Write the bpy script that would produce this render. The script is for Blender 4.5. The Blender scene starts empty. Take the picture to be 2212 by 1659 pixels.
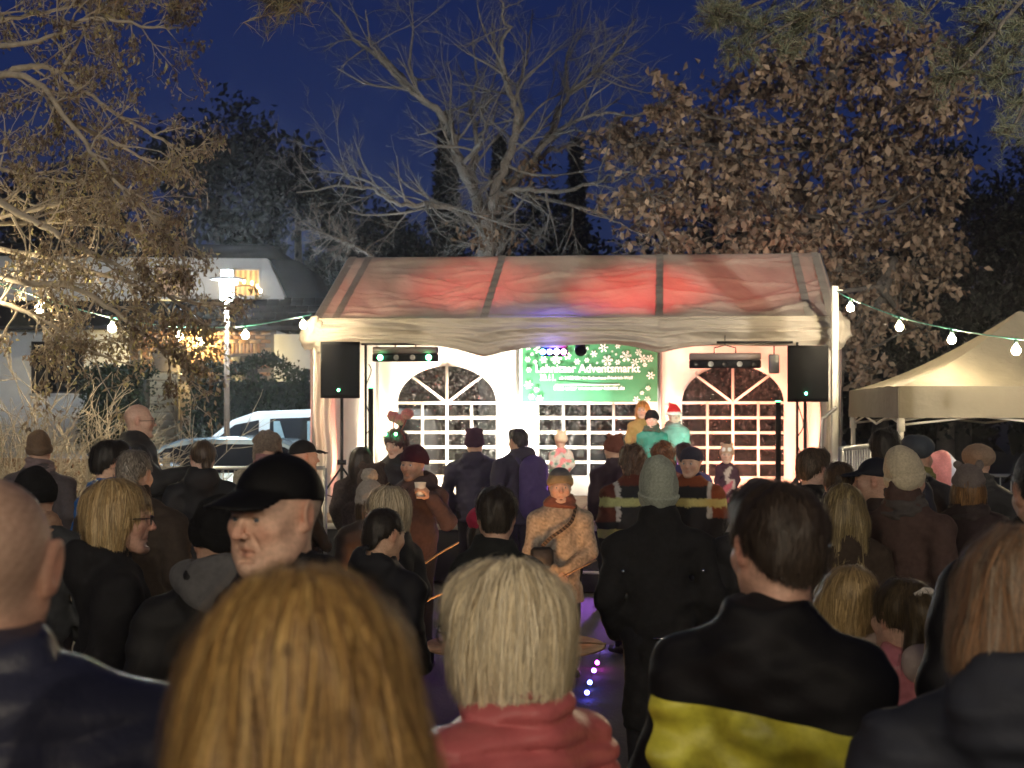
import bpy, math, random
import numpy as np
from mathutils import Vector, Matrix

# ------------------------------------------------------------------ camera, world, light, exposure
sc = bpy.context.scene
col = sc.collection
F, CX, CY, CAMZ = 3380.0, 1106.0, 890.0, 1.85      # focal length in picture units (2212 wide), horizon, eye height


def at(u, v, d):
    """world point seen at picture position (u, v) at distance d"""
    return np.array([(u - CX) / F * d, d, CAMZ - (v - CY) / F * d])


cam = bpy.data.cameras.new('camera')
cam_o = bpy.data.objects.new('camera', cam)
col.objects.link(cam_o)
sc.camera = cam_o
cam.sensor_width = 36.0
cam.lens = F / 2212.0 * 36.0
cam.shift_y = (CY - 829.5) / 2212.0
cam.clip_start = 0.05
cam.clip_end = 3000
cam_o.location = (0, 0, CAMZ)
cam_o.rotation_euler = (math.radians(90), 0, 0)
cam.dof.use_dof = True
cam.dof.focus_distance = 8.0
cam.dof.aperture_fstop = 6.3

w = bpy.data.worlds.new("World")
sc.world = w
w.use_nodes = True
nt = w.node_tree
sky = nt.nodes.new('ShaderNodeTexSky')
sky.sky_type = 'NISHITA'
sky.sun_disc = False
sky.sun_elevation = math.radians(4.0)
sky.sun_rotation = math.radians(165)
sky.ozone_density = 4.0
sky.air_density = 1.0
sky.dust_density = 0.3
tint = nt.nodes.new('ShaderNodeMix')
tint.data_type = 'RGBA'
tint.blend_type = 'MULTIPLY'
tint.inputs[0].default_value = 1.0
tint.inputs[7].default_value = (0.165, 0.12, 0.29, 1)
bg = nt.nodes['Background']
nt.links.new(sky.outputs[0], tint.inputs[6])
nt.links.new(tint.outputs[2], bg.inputs[0])
bg.inputs[1].default_value = 0.05

sun = bpy.data.lights.new('sun', 'SUN')
sun.energy = 0.004
sun.angle = math.radians(20)
sun.color = (0.7, 0.8, 1.0)
sun_o = bpy.data.objects.new('sun', sun)
sun_o.rotation_euler = (math.radians(80), 0, math.radians(-15))
col.objects.link(sun_o)

sc.view_settings.view_transform = 'Standard'
sc.view_settings.look = 'None'
sc.view_settings.gamma = 1.0
sc.view_settings.use_curve_mapping = False
sc.view_settings.exposure = 1.0
sc.render.engine = 'CYCLES'
sc.cycles.use_denoising = True
sc.cycles.use_light_tree = True
sc.cycles.use_adaptive_sampling = True
sc.cycles.adaptive_threshold = 0.025
sc.cycles.sample_clamp_indirect = 2.0
sc.cycles.sample_clamp_direct = 60.0
sc.cycles.max_bounces = 5
sc.cycles.transparent_max_bounces = 8
sc.cycles.caustics_reflective = False
sc.cycles.caustics_refractive = False
# ------------------------------------------------------------------ helpers
RNG = np.random.default_rng(7)
random.seed(7)


def S(r, g, b):
    f = lambda c: (c / 255 / 12.92) if c / 255 <= 0.04045 else ((c / 255 + 0.055) / 1.055) ** 2.4
    return (f(r), f(g), f(b))


def nd(nt, typ, **kw):
    n = nt.nodes.new(typ)
    for k, v in kw.items():
        setattr(n, k, v)
    return n


_mats = {}


def mat(name, c=(0.5, 0.5, 0.5), rough=0.7, metal=0.0, var=0.15, vscale=6.0, bump=0.0, bscale=60.0, attr=False, sheen=0.0,
        emit=None, estr=0.0, transl=0.0, spec=0.5, coat=0.0, alpha_mix=0.0, bdist=0.01, detail=4.0):
    """procedural principled material: noise-varied colour, noise bump; attr reads the vertex colour"""
    if name in _mats:
        return _mats[name]
    m = bpy.data.materials.new(name)
    m.use_nodes = True
    nt = m.node_tree
    p = nt.nodes['Principled BSDF']
    out = nt.nodes['Material Output']
    L = nt.links.new
    tc = nd(nt, 'ShaderNodeTexCoord')
    p.inputs['Roughness'].default_value = rough
    p.inputs['Metallic'].default_value = metal
    p.inputs['Specular IOR Level'].default_value = spec
    if coat:
        p.inputs['Coat Weight'].default_value = coat
        p.inputs['Coat Roughness'].default_value = 0.05
    if sheen:
        p.inputs['Sheen Weight'].default_value = sheen
        p.inputs['Sheen Roughness'].default_value = 0.4
        p.inputs['Sheen Tint'].default_value = (*[min(1, x * 2.5 + .01) for x in c], 1)
    src = None
    if attr:
        a = nd(nt, 'ShaderNodeVertexColor')
        a.layer_name = 'Col'
        src = a.outputs['Color']
    if var > 0:
        n = nd(nt, 'ShaderNodeTexNoise')
        n.inputs['Scale'].default_value = vscale
        n.inputs['Detail'].default_value = detail
        n.inputs['Roughness'].default_value = 0.65
        L(tc.outputs['Object'], n.inputs['Vector'])
        mr = nd(nt, 'ShaderNodeMapRange')
        mr.inputs['From Min'].default_value = 0.25
        mr.inputs['From Max'].default_value = 0.75
        mr.inputs['To Min'].default_value = 1 - var
        mr.inputs['To Max'].default_value = 1 + var
        L(n.outputs['Fac'], mr.inputs['Value'])
        mx = nd(nt, 'ShaderNodeMix', data_type='RGBA', blend_type='MULTIPLY')
        mx.inputs[0].default_value = 1.0
        if src is not None:
            L(src, mx.inputs[6])
        else:
            mx.inputs[6].default_value = (*c, 1)
        L(mr.outputs['Result'], mx.inputs[7])
        src = mx.outputs[2]
    if src is not None:
        L(src, p.inputs['Base Color'])
    else:
        p.inputs['Base Color'].default_value = (*c, 1)
    if bump > 0:
        n2 = nd(nt, 'ShaderNodeTexNoise')
        n2.inputs['Scale'].default_value = bscale
        n2.inputs['Detail'].default_value = 3
        L(tc.outputs['Object'], n2.inputs['Vector'])
        b = nd(nt, 'ShaderNodeBump')
        b.inputs['Strength'].default_value = bump
        b.inputs['Distance'].default_value = bdist
        L(n2.outputs['Fac'], b.inputs['Height'])
        L(b.outputs['Normal'], p.inputs['Normal'])
    if emit is not None:
        p.inputs['Emission Color'].default_value = (*emit, 1)
        p.inputs['Emission Strength'].default_value = estr
    sh = p.outputs[0]
    if transl > 0:
        t = nd(nt, 'ShaderNodeBsdfTranslucent')
        if src is not None:
            L(src, t.inputs['Color'])
        else:
            t.inputs['Color'].default_value = (*c, 1)
        ms = nd(nt, 'ShaderNodeMixShader')
        ms.inputs[0].default_value = transl
        L(sh, ms.inputs[1])
        L(t.outputs[0], ms.inputs[2])
        sh = ms.outputs[0]
    if alpha_mix > 0:
        t = nd(nt, 'ShaderNodeBsdfTransparent')
        ms = nd(nt, 'ShaderNodeMixShader')
        ms.inputs[0].default_value = alpha_mix
        L(sh, ms.inputs[1])
        L(t.outputs[0], ms.inputs[2])
        sh = ms.outputs[0]
    L(sh, out.inputs['Surface'])
    _mats[name] = m
    return m


def emis(name, c, s):
    if name in _mats:
        return _mats[name]
    m = bpy.data.materials.new(name)
    m.use_nodes = True
    nt = m.node_tree
    nt.nodes.remove(nt.nodes['Principled BSDF'])
    e = nd(nt, 'ShaderNodeEmission')
    e.inputs[0].default_value = (*c, 1)
    e.inputs[1].default_value = s
    nt.links.new(e.outputs[0], nt.nodes['Material Output'].inputs['Surface'])
    _mats[name] = m
    return m


def tag(o, label=None, cat=None, group=None, kind=None):
    if label: o['label'] = label
    if cat: o['category'] = cat
    if group: o['group'] = group
    if kind: o['kind'] = kind
    return o


def empty(name, loc=(0, 0, 0), rz=0.0, parent=None):
    o = bpy.data.objects.new(name, None)
    o.empty_display_size = 0.1
    o.location = loc
    o.rotation_euler = (0, 0, rz)
    col.objects.link(o)
    if parent: o.parent = parent
    return o


def thing(name, label, cat, loc=(0, 0, 0), rz=0.0, group=None):
    return tag(empty(name, loc, rz), label, cat, group)


def np_mesh(name, V, faces, mt=None, smooth=True, cols=None):
    """faces: (n,3)/(n,4) int array, or a list of such arrays"""
    me = bpy.data.meshes.new(name)
    V = np.asarray(V, np.float32)
    if not isinstance(faces, (list, tuple)):
        faces = [faces]
    faces = [np.asarray(f, np.int32) for f in faces if len(f)]
    nl = sum(f.size for f in faces)
    nf = sum(len(f) for f in faces)
    me.vertices.add(len(V))
    me.vertices.foreach_set('co', V.ravel())
    me.loops.add(nl)
    me.loops.foreach_set('vertex_index', np.concatenate([f.ravel() for f in faces]))
    me.polygons.add(nf)
    tot = np.concatenate([np.full(len(f), f.shape[1], np.int32) for f in faces])
    me.polygons.foreach_set('loop_start', np.concatenate([[0], np.cumsum(tot)[:-1]]).astype(np.int32))
    me.polygons.foreach_set('loop_total', tot)
    if smooth:
        me.polygons.foreach_set('use_smooth', np.ones(nf, bool))
    me.update(calc_edges=True)
    if cols is not None:
        a = me.color_attributes.new('Col', 'FLOAT_COLOR', 'POINT')
        c4 = np.ones((len(V), 4), np.float32)
        c4[:, :3] = cols
        a.data.foreach_set('color', c4.ravel())
    if mt: me.materials.append(mt)
    return me


def link(name, me, parent=None, loc=(0, 0, 0), rz=0.0):
    o = bpy.data.objects.new(name, me)
    o.location = loc
    o.rotation_euler = (0, 0, rz)
    col.objects.link(o)
    if parent: o.parent = parent
    return o


def rotz(a):
    c, s = math.cos(a), math.sin(a)
    return np.array([[c, -s, 0], [s, c, 0], [0, 0, 1.0]])


def rotx(a):
    c, s = math.cos(a), math.sin(a)
    return np.array([[1.0, 0, 0], [0, c, -s], [0, s, c]])


def roty(a):
    c, s = math.cos(a), math.sin(a)
    return np.array([[c, 0, s], [0, 1.0, 0], [-s, 0, c]])


class MB:
    """collects shapes into one mesh"""

    def __init__(s):
        s.V, s.F4, s.F3, s.n, s.C = [], [], [], 0, []

    def add(s, V, F, c=None):
        V = np.asarray(V, np.float32)
        F = np.asarray(F, np.int32)
        if F.shape[1] == 4: s.F4.append(F + s.n)
        else: s.F3.append(F + s.n)
        s.V.append(V)
        s.n += len(V)
        s.C.append(np.tile(np.asarray(c if c is not None else (1, 1, 1), np.float32), (len(V), 1)) if np.ndim(c) < 2 else c)
        return s

    def box(s, lo, hi, bev=0.0, c=None, R=None, o=None):
        lo = np.array(lo, float); hi = np.array(hi, float)
        if bev <= 0:
            V = np.array([[(lo, hi)[i][0], (lo, hi)[j][1], (lo, hi)[k][2]] for i in (0, 1) for j in (0, 1) for k in (0, 1)])
            Fq = [[0, 1, 3, 2], [4, 6, 7, 5], [0, 4, 5, 1], [2, 3, 7, 6], [0, 2, 6, 4], [1, 5, 7, 3]]
            F3 = None
        else:
            b = min(bev, *(0.45 * (hi - lo)))
            V, idx = [], {}
            for i in (0, 1):
                for j in (0, 1):
                    for k in (0, 1):
                        p = np.array([(lo, hi)[i][0], (lo, hi)[j][1], (lo, hi)[k][2]])
                        sg = np.array([1 - 2 * i, 1 - 2 * j, 1 - 2 * k]) * b
                        for a in range(3):
                            q = p + sg
                            q[a] = p[a]
                            idx[(i, j, k, a)] = len(V)
                            V.append(q)
            Fq, F3 = [], []
            for a in range(3):
                o1, o2 = (a + 1) % 3, (a + 2) % 3
                for e in (0, 1):
                    q = []
                    for (x, y) in ((0, 0), (1, 0), (1, 1), (0, 1)):
                        t = [0, 0, 0]; t[a] = e; t[o1] = x; t[o2] = y
                        q.append(idx[(*t, a)])
                    Fq.append(q if e else q[::-1])
                for x in (0, 1):
                    for y in (0, 1):
                        t0 = [0, 0, 0]; t0[o1] = x; t0[o2] = y
                        t1 = list(t0); t1[a] = 1
                        q = [idx[(*t0, o1)], idx[(*t1, o1)], idx[(*t1, o2)], idx[(*t0, o2)]]
                        Fq.append(q if (x ^ y) else q[::-1])
            for i in (0, 1):
                for j in (0, 1):
                    for k in (0, 1):
                        q = [idx[(i, j, k, a)] for a in range(3)]
                        F3.append(q if (i + j + k) % 2 else q[::-1])
            V = np.array(V)
        if R is not None: V = V @ np.asarray(R).T
        if o is not None: V = V + np.asarray(o)
        n0 = s.n
        s.add(V, Fq, c)
        if F3: s.F3.append(np.array(F3, np.int32) + n0)
        return s

    def tube(s, P, r, n=8, c=None, cap=True):
        P = np.asarray(P, float)
        m = len(P)
        r = np.broadcast_to(np.asarray(r, float), (m,))
        T = np.gradient(P, axis=0)
        T /= np.linalg.norm(T, axis=1, keepdims=True) + 1e-9
        ref = np.array([0.31, 0.22, 0.92]) if abs(T[0][2]) < 0.8 else np.array([0.93, 0.3, 0.1])
        A = np.cross(T, ref)
        A /= np.linalg.norm(A, axis=1, keepdims=True) + 1e-9
        B = np.cross(T, A)
        th = np.arange(n) / n * 2 * math.pi
        V = P[:, None, :] + r[:, None, None] * (np.cos(th)[None, :, None] * A[:, None, :] + np.sin(th)[None, :, None] * B[:, None, :])
        i = np.arange(m - 1)[:, None] * n
        j = np.arange(n)[None, :]
        j2 = (j + 1) % n
        Fq = np.stack([i + j, i + j2, i + n + j2, i + n + j], -1).reshape(-1, 4)
        n0 = s.n
        s.add(V.reshape(-1, 3), Fq, c)
        if cap:
            s.add(P[[0, -1]], np.zeros((0, 3), int), c)
            k = np.arange(n)
            a = np.stack([np.full(n, s.n - 2 - 0), n0 + (k + 1) % n, n0 + k], -1)
            b = np.stack([np.full(n, s.n - 1), n0 + (m - 1) * n + k, n0 + (m - 1) * n + (k + 1) % n], -1)
            s.F3.append(np.concatenate([a, b]).astype(np.int32))
        return s

    def lathe(s, prof, n=20, o=(0, 0, 0), c=None, R=None):
        """prof: list of (radius, z)"""
        prof = np.asarray(prof, float)
        th = np.arange(n) / n * 2 * math.pi
        V = np.stack([prof[:, None, 0] * np.cos(th), prof[:, None, 0] * np.sin(th), np.repeat(prof[:, 1:2], n, 1)], -1).reshape(-1, 3)
        m = len(prof)
        i = np.arange(m - 1)[:, None] * n
        j = np.arange(n)[None, :]
        Fq = np.stack([i + j, i + (j + 1) % n, i + n + (j + 1) % n, i + n + j], -1).reshape(-1, 4)
        if R is not None: V = V @ np.asarray(R).T
        return s.add(V + np.asarray(o), Fq, c)

    def sphere(s, o, r, n=12, c=None):
        t = np.linspace(0.02, math.pi - 0.02, max(5, n // 2 + 2))
        rr = np.broadcast_to(np.asarray(r, float), (3,))
        th = np.arange(n) / n * 2 * math.pi
        V = np.stack([np.sin(t)[:, None] * np.cos(th), np.sin(t)[:, None] * np.sin(th), np.repeat(-np.cos(t)[:, None], n, 1)], -1).reshape(-1, 3)
        m = len(t)
        i = np.arange(m - 1)[:, None] * n
        j = np.arange(n)[None, :]
        Fq = np.stack([i + j, i + (j + 1) % n, i + n + (j + 1) % n, i + n + j], -1).reshape(-1, 4)
        return s.add(V * rr + np.asarray(o), Fq, c)

    def grid(s, fn, nu, nv, c=None):
        """fn(U,V)->(…,3) over the unit square"""
        U, Vv = np.meshgrid(np.linspace(0, 1, nu + 1), np.linspace(0, 1, nv + 1), indexing='ij')
        P = fn(U, Vv).reshape(-1, 3)
        i = np.arange(nu)[:, None] * (nv + 1)
        j = np.arange(nv)[None, :]
        Fq = np.stack([i + j, i + j + nv + 1, i + j + nv + 2, i + j + 1], -1).reshape(-1, 4)
        return s.add(P, Fq, c)

    def prism(s, pts2, y0, y1, axes=(0, 2, 1), c=None):
        """extrude a simple polygon (fan from centroid) between y0 and y1"""
        p = np.asarray(pts2, float)
        n = len(p)
        V = np.zeros((2 * n + 2, 3))
        for q, yy in ((0, y0), (1, y1)):
            V[q * n:(q + 1) * n, axes[0]] = p[:, 0]
            V[q * n:(q + 1) * n, axes[1]] = p[:, 1]
            V[q * n:(q + 1) * n, axes[2]] = yy
            V[2 * n + q, axes[0]], V[2 * n + q, axes[1]] = p.mean(0)
            V[2 * n + q, axes[2]] = yy
        k = np.arange(n); k2 = (k + 1) % n
        n0 = s.n
        s.add(V, np.stack([k, k2, k2 + n, k + n], -1), c)
        s.F3.append(np.concatenate([np.stack([np.full(n, 2 * n), k2, k], -1), np.stack([np.full(n, 2 * n + 1), k + n, k2 + n], -1)]).astype(np.int32) + n0)
        return s

    def mesh(s, name, mt=None, smooth=False, cols=False):
        V = np.concatenate(s.V)
        Fs = []
        if s.F4: Fs.append(np.concatenate(s.F4))
        if s.F3: Fs.append(np.concatenate(s.F3))
        C = np.concatenate(s.C) if cols else None
        return np_mesh(name, V, Fs, mt, smooth, C)

    def build(s, name, mt=None, parent=None, smooth=False, cols=False, loc=(0, 0, 0)):
        return link(name, s.mesh(name, mt, smooth, cols), parent, loc)


def catmull(P, per=6):
    P = np.asarray(P, float)
    Q = np.vstack([2 * P[0] - P[1], P, 2 * P[-1] - P[-2]])
    out = []
    t = np.linspace(0, 1, per, endpoint=False)[:, None]
    for i in range(1, len(Q) - 2):
        a, b, c, d = Q[i - 1], Q[i], Q[i + 1], Q[i + 2]
        out.append(0.5 * ((2 * b) + (-a + c) * t + (2 * a - 5 * b + 4 * c - d) * t ** 2 + (-a + 3 * b - 3 * c + d) * t ** 3))
    out.append(P[-1:])
    return np.concatenate(out)


class Waves:
    """cheap smooth pseudo-noise: a sum of sines"""

    def __init__(s, seed, scale, n=7, aniso=(1, 1, 1)):
        r = np.random.default_rng(seed)
        s.K = (r.normal(size=(n, 3)) * scale * np.asarray(aniso)).astype(np.float32)
        s.p = r.uniform(0, 6.28, n).astype(np.float32)
        s.n = n

    def __call__(s, P):
        return np.sin(P @ s.K.T + s.p).sum(-1) / math.sqrt(s.n)
# ------------------------------------------------------------------ people: signed-distance modelling, one continuous surface per body
def smin(a, b, k):
    h = np.maximum(k - np.abs(a - b), 0) / k
    return np.minimum(a, b) - h * h * k * 0.25


class SDF:
    B = 8

    def __init__(s):
        s.pr = []
        s.o = np.zeros(3, np.float32)
        s.R = np.eye(3, dtype=np.float32)
        s.sc = 1.0
        s.disp = None

    def frame(s, o=(0, 0, 0), R=None, sc=1.0):
        s.o = np.asarray(o, np.float32)
        s.R = np.eye(3, dtype=np.float32) if R is None else np.asarray(R, np.float32)
        s.sc = sc

    def add(s, fn, c, r, op='u', k=0.01):
        c = np.asarray(c, np.float32) * s.sc @ s.R.T + s.o
        s.pr.append((fn, s.o, s.R, s.sc, c, None if r is None else r * s.sc, op, k * s.sc if k else 1e-4))

    def ell(s, c, r, op='u', k=0.01, rot=None):
        c = np.asarray(c, np.float32); r = np.broadcast_to(np.asarray(r, np.float32), (3,))
        Q = None if rot is None else np.asarray(rot, np.float32)

        def f(p):
            q = p - c
            if Q is not None: q = q @ Q
            k0 = np.linalg.norm(q / r, axis=-1)
            k1 = np.linalg.norm(q / (r * r), axis=-1) + 1e-9
            return np.where(k0 < 1e-3, -r.min(), k0 * (k0 - 1) / k1)
        s.add(f, c, float(r.max()), op, k)

    def rc(s, a, b, r1, r2, op='u', k=0.01, ys=1.0):
        a = np.asarray(a, np.float32); b = np.asarray(b, np.float32)
        sv = np.array([1, 1 / ys, 1], np.float32)

        def f(p):
            pa = (p - a) * sv
            ba = (b - a) * sv
            h = np.clip((pa @ ba) / (ba @ ba + 1e-9), 0, 1)
            return (np.linalg.norm(pa - ba * h[..., None], axis=-1) - (r1 + (r2 - r1) * h)) * min(1.0, ys)
        s.add(f, (a + b) / 2, float(np.linalg.norm(b - a) / 2 + max(r1, r2)), op, k)

    def plane(s, n, d, op='i', k=0.006):
        n = np.asarray(n, np.float32); n = n / np.linalg.norm(n)
        s.add(lambda p: d - p @ n, (0, 0, 0), None, op, k)      # keeps the side where p.n > d

    def torus(s, c, R, r, rot=None, op='u', k=0.01, zs=1.0, ys=1.0):
        c = np.asarray(c, np.float32)
        Q = None if rot is None else np.asarray(rot, np.float32)

        def f(p):
            q = p - c
            if Q is not None: q = q @ Q
            l = np.sqrt(q[..., 0] ** 2 + (q[..., 1] / ys) ** 2 + 1e-12) - R
            return (np.sqrt(l * l + (q[..., 2] / zs) ** 2) - r)
        s.add(f, c, (R + r) * max(1, zs), op, k)

    @staticmethod
    def comb(d, x, op, k):
        if op == 'u': return smin(d, x, k)
        if op == 's': return -smin(-d, x, k)
        return -smin(-d, -x, k)

    def pval(s, pr, P):
        fn, o, R, sc_, c, r, op, k = pr
        return fn(((P - o) @ R) / sc_) * sc_

    def val(s, P):
        P = np.asarray(P, np.float32)
        d = np.full(P.shape[:-1], 9.0, np.float32)
        for pr in s.pr:
            d = s.comb(d, s.pval(pr, P), pr[6], pr[7])
        if s.disp is not None: d = d + s.disp(P)
        return d

    def grad(s, P, e=0.004):
        g = np.stack([s.val(P + np.eye(3, dtype=np.float32)[i] * e) - s.val(P - np.eye(3, dtype=np.float32)[i] * e) for i in range(3)], -1)
        return g / (np.linalg.norm(g, axis=-1, keepdims=True) + 1e-9)

    def mesh(s, X, Y, Z, amp=0.012):
        B = s.B
        ax = []
        for A in (X, Y, Z):
            A = np.asarray(A, np.float32)
            n = -len(A) % B
            if n: A = np.concatenate([A, A[-1] + (A[-1] - A[-2]) * np.arange(1, n + 1, dtype=np.float32)])
            ax.append(A)
        X, Y, Z = ax
        nb = [len(A) // B for A in ax]
        ce = [(A.reshape(-1, B)[:, 0] + A.reshape(-1, B)[:, -1]) / 2 for A in ax]
        hw = [(A.reshape(-1, B)[:, -1] - A.reshape(-1, B)[:, 0]) / 2 for A in ax]
        C = np.stack(np.meshgrid(*ce, indexing='ij'), -1).reshape(-1, 3)
        W = np.linalg.norm(np.stack(np.meshgrid(*hw, indexing='ij'), -1), axis=-1).reshape(-1)
        dc = s.val(C)
        act = np.where(np.abs(dc) < W * 1.35 + amp + 0.006)[0]
        vol6 = np.empty((nb[0], nb[1], nb[2], B, B, B), np.float32)
        vol6[:] = dc.reshape(nb)[..., None, None, None]
        bi, bj, bk = np.unravel_index(act, nb)
        PX = X.reshape(-1, B)[bi]; PY = Y.reshape(-1, B)[bj]; PZ = Z.reshape(-1, B)[bk]
        P = np.empty((len(act), B, B, B, 3), np.float32)
        P[..., 0] = PX[:, :, None, None]; P[..., 1] = PY[:, None, :, None]; P[..., 2] = PZ[:, None, None, :]
        P = P.reshape(len(act), -1, 3)
        d = np.full(P.shape[:2], 0.25, np.float32)
        Ca, Wa = C[act], W[act]
        for pr in s.pr:
            if pr[5] is None:
                d = s.comb(d, s.pval(pr, P), pr[6], pr[7])
            else:
                m = np.where(np.linalg.norm(Ca - pr[4], axis=1) < pr[5] + Wa + pr[7] + 0.02)[0]
                if len(m): d[m] = s.comb(d[m], s.pval(pr, P[m]), pr[6], pr[7])
        if s.disp is not None: d = d + s.disp(P)
        vol6[bi, bj, bk] = d.reshape(-1, B, B, B)
        vol = vol6.transpose(0, 3, 1, 4, 2, 5).reshape(len(X), len(Y), len(Z))
        return surface_nets(vol, X, Y, Z)


def surface_nets(vol, X, Y, Z):
    ins = vol < 0
    nx, ny, nz = vol.shape
    c = ins[:-1, :-1, :-1].astype(np.int8)
    tot = np.zeros((nx - 1, ny - 1, nz - 1), np.int8)
    for i in (0, 1):
        for j in (0, 1):
            for k in (0, 1):
                tot += ins[i:nx - 1 + i, j:ny - 1 + j, k:nz - 1 + k]
    cells = np.stack(np.where((tot > 0) & (tot < 8)), -1)
    if len(cells) == 0: return np.zeros((0, 3)), np.zeros((0, 4), int)
    ci, cj, ck = cells.T
    acc = np.zeros((len(cells), 3), np.float32)
    cnt = np.zeros(len(cells), np.float32)
    corners = [(i, j, k) for i in (0, 1) for j in (0, 1) for k in (0, 1)]
    val = {q: vol[ci + q[0], cj + q[1], ck + q[2]] for q in corners}
    pos = {q: np.stack([X[ci + q[0]], Y[cj + q[1]], Z[ck + q[2]]], -1) for q in corners}
    for a in corners:
        for t in range(3):
            if a[t] == 0:
                b = list(a); b[t] = 1; b = tuple(b)
                va, vb = val[a], val[b]
                m = (va < 0) != (vb < 0)
                w_ = np.where(m, va / np.where(m, va - vb, 1), 0)[:, None]
                acc += np.where(m[:, None], pos[a] + (pos[b] - pos[a]) * w_, 0)
                cnt += m
    V = acc / cnt[:, None]
    idx = np.full((nx - 1, ny - 1, nz - 1), -1, np.int32)
    idx[ci, cj, ck] = np.arange(len(cells))
    Fs = []
    for t in range(3):
        o1, o2 = (t + 1) % 3, (t + 2) % 3
        a = [slice(None)] * 3; b = [slice(None)] * 3
        a[t] = slice(0, -1); b[t] = slice(1, None)
        m = ins[tuple(a)] != ins[tuple(b)]
        e = np.stack(np.where(m), -1)
        ok = (e[:, o1] > 0) & (e[:, o2] > 0) & (e[:, o1] < vol.shape[o1] - 1) & (e[:, o2] < vol.shape[o2] - 1)
        e = e[ok]
        if not len(e): continue
        flip = ins[e[:, 0], e[:, 1], e[:, 2]]
        q = []
        for (x, y) in ((0, 0), (1, 0), (1, 1), (0, 1)):
            f = e.copy(); f[:, o1] -= x; f[:, o2] -= y
            q.append(idx[f[:, 0], f[:, 1], f[:, 2]])
        q = np.stack(q, -1)
        q[~flip] = q[~flip][:, ::-1]
        Fs.append(q)
    Fq = np.concatenate(Fs)
    Fq = Fq[(Fq >= 0).all(1)]
    return V, Fq


def axis(lo, hi, fine, hf, hc, g=0.2):
    out = [lo]
    while out[-1] < hi:
        x = out[-1]
        dist = min([0 if a <= x <= b else min(abs(x - a), abs(x - b)) for a, b in fine] or [9])
        out.append(x + min(max(hf + g * dist, hf), hc))
    return np.array(out, np.float32)


# ---- head
def head_sdf(s, O, R, sc_, f):
    """f: dict of features"""
    s.frame(O, R, sc_)
    wd = f.get('wide', 1.0)
    s.ell((0, -.014, .032), (.075 * wd, .095, .086), k=.02)
    s.ell((0, .026, -.03), (.061 * wd, .066, .080), k=.03)
    for x in (-1, 1):
        s.rc((x * .050 * wd, -.002, -.045), (x * .022, .066, -.098), .020, .017, k=.03)
        s.ell((x * .042 * wd, .058, -.022), (.024, .022, .022), k=.03)
        s.rc((x * .040, .076, .019), (x * .008, .088, .017), .009, .009, k=.016)
    s.ell((0, .078, -.1), (.021, .017, .016), k=.02)
    ns = f.get('nose', 1.0)
    s.rc((0, .087, .010), (0, .089 + .02 * ns, -.030), .0070, .0095 * ns, k=.012)
    for x in (-1, 1):
        s.ell((x * .012 * ns, .097 + .003 * ns, -.034), (.0070, .0085, .0065), k=.008)
    for x in (-1, 1):
        s.ell((x * .032, .101, .000), (.017, .015, .012), 's', k=.014)
        s.ell((x * .031, .0765, -.001), (.0150, .0142, .0135), k=.005)
        s.ell((x * .031, .0925, -.0015), (.0120, .0100, .0046), 's', k=.002)
    # lips
    for x in (-1, 1):
        s.rc((x * .025, .0710, -.0665), (0, .0805, -.0620), .0030, .0056, k=.009)
        s.rc((x * .022, .0705, -.0705), (0, .0790, -.0745), .0030, .0064, k=.009)
        s.rc((x * .029, .0762, -.0690), (0, .0893, -.0682), .0030, .0030, 's', k=.004)
    s.ell((0, .086, -.088), (.020, .006, .005), 's', k=.012)
    for x in (-1, 1):      # fold from nose to mouth corner
        s.rc((x * .022, .090, -.036), (x * .036, .074, -.066), .0026, .0022, 's', k=.012)
    if f.get('jowl'):
        j = f['jowl']
        for x in (-1, 1):
            s.ell((x * .045, .030, -.075), (.028 * j, .04, .03), k=.03)
        s.ell((0, .030, -.112), (.045 * j, .045, .022), k=.03)
    # ears
    es = f.get('ear', 1.0)
    if es:
        for x in (-1, 1):
            Q = roty(x * .18) @ rotx(-.18) @ rotz(-x * .35)
            s.ell((x * .0775 * wd, -.014, .002), (.0085, .0185 * es, .0315 * es), k=.006, rot=Q)
            s.ell((x * .086 * wd, -.010, .004), (.006, .010 * es, .018 * es), 's', k=.006, rot=Q)
            s.ell((x * .0745 * wd, -.004, -.022), (.006, .009, .010), k=.006)
    s.rc((0, -.028, -.05), (0, -.040, -.17), .053, .054, k=.03)


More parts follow.
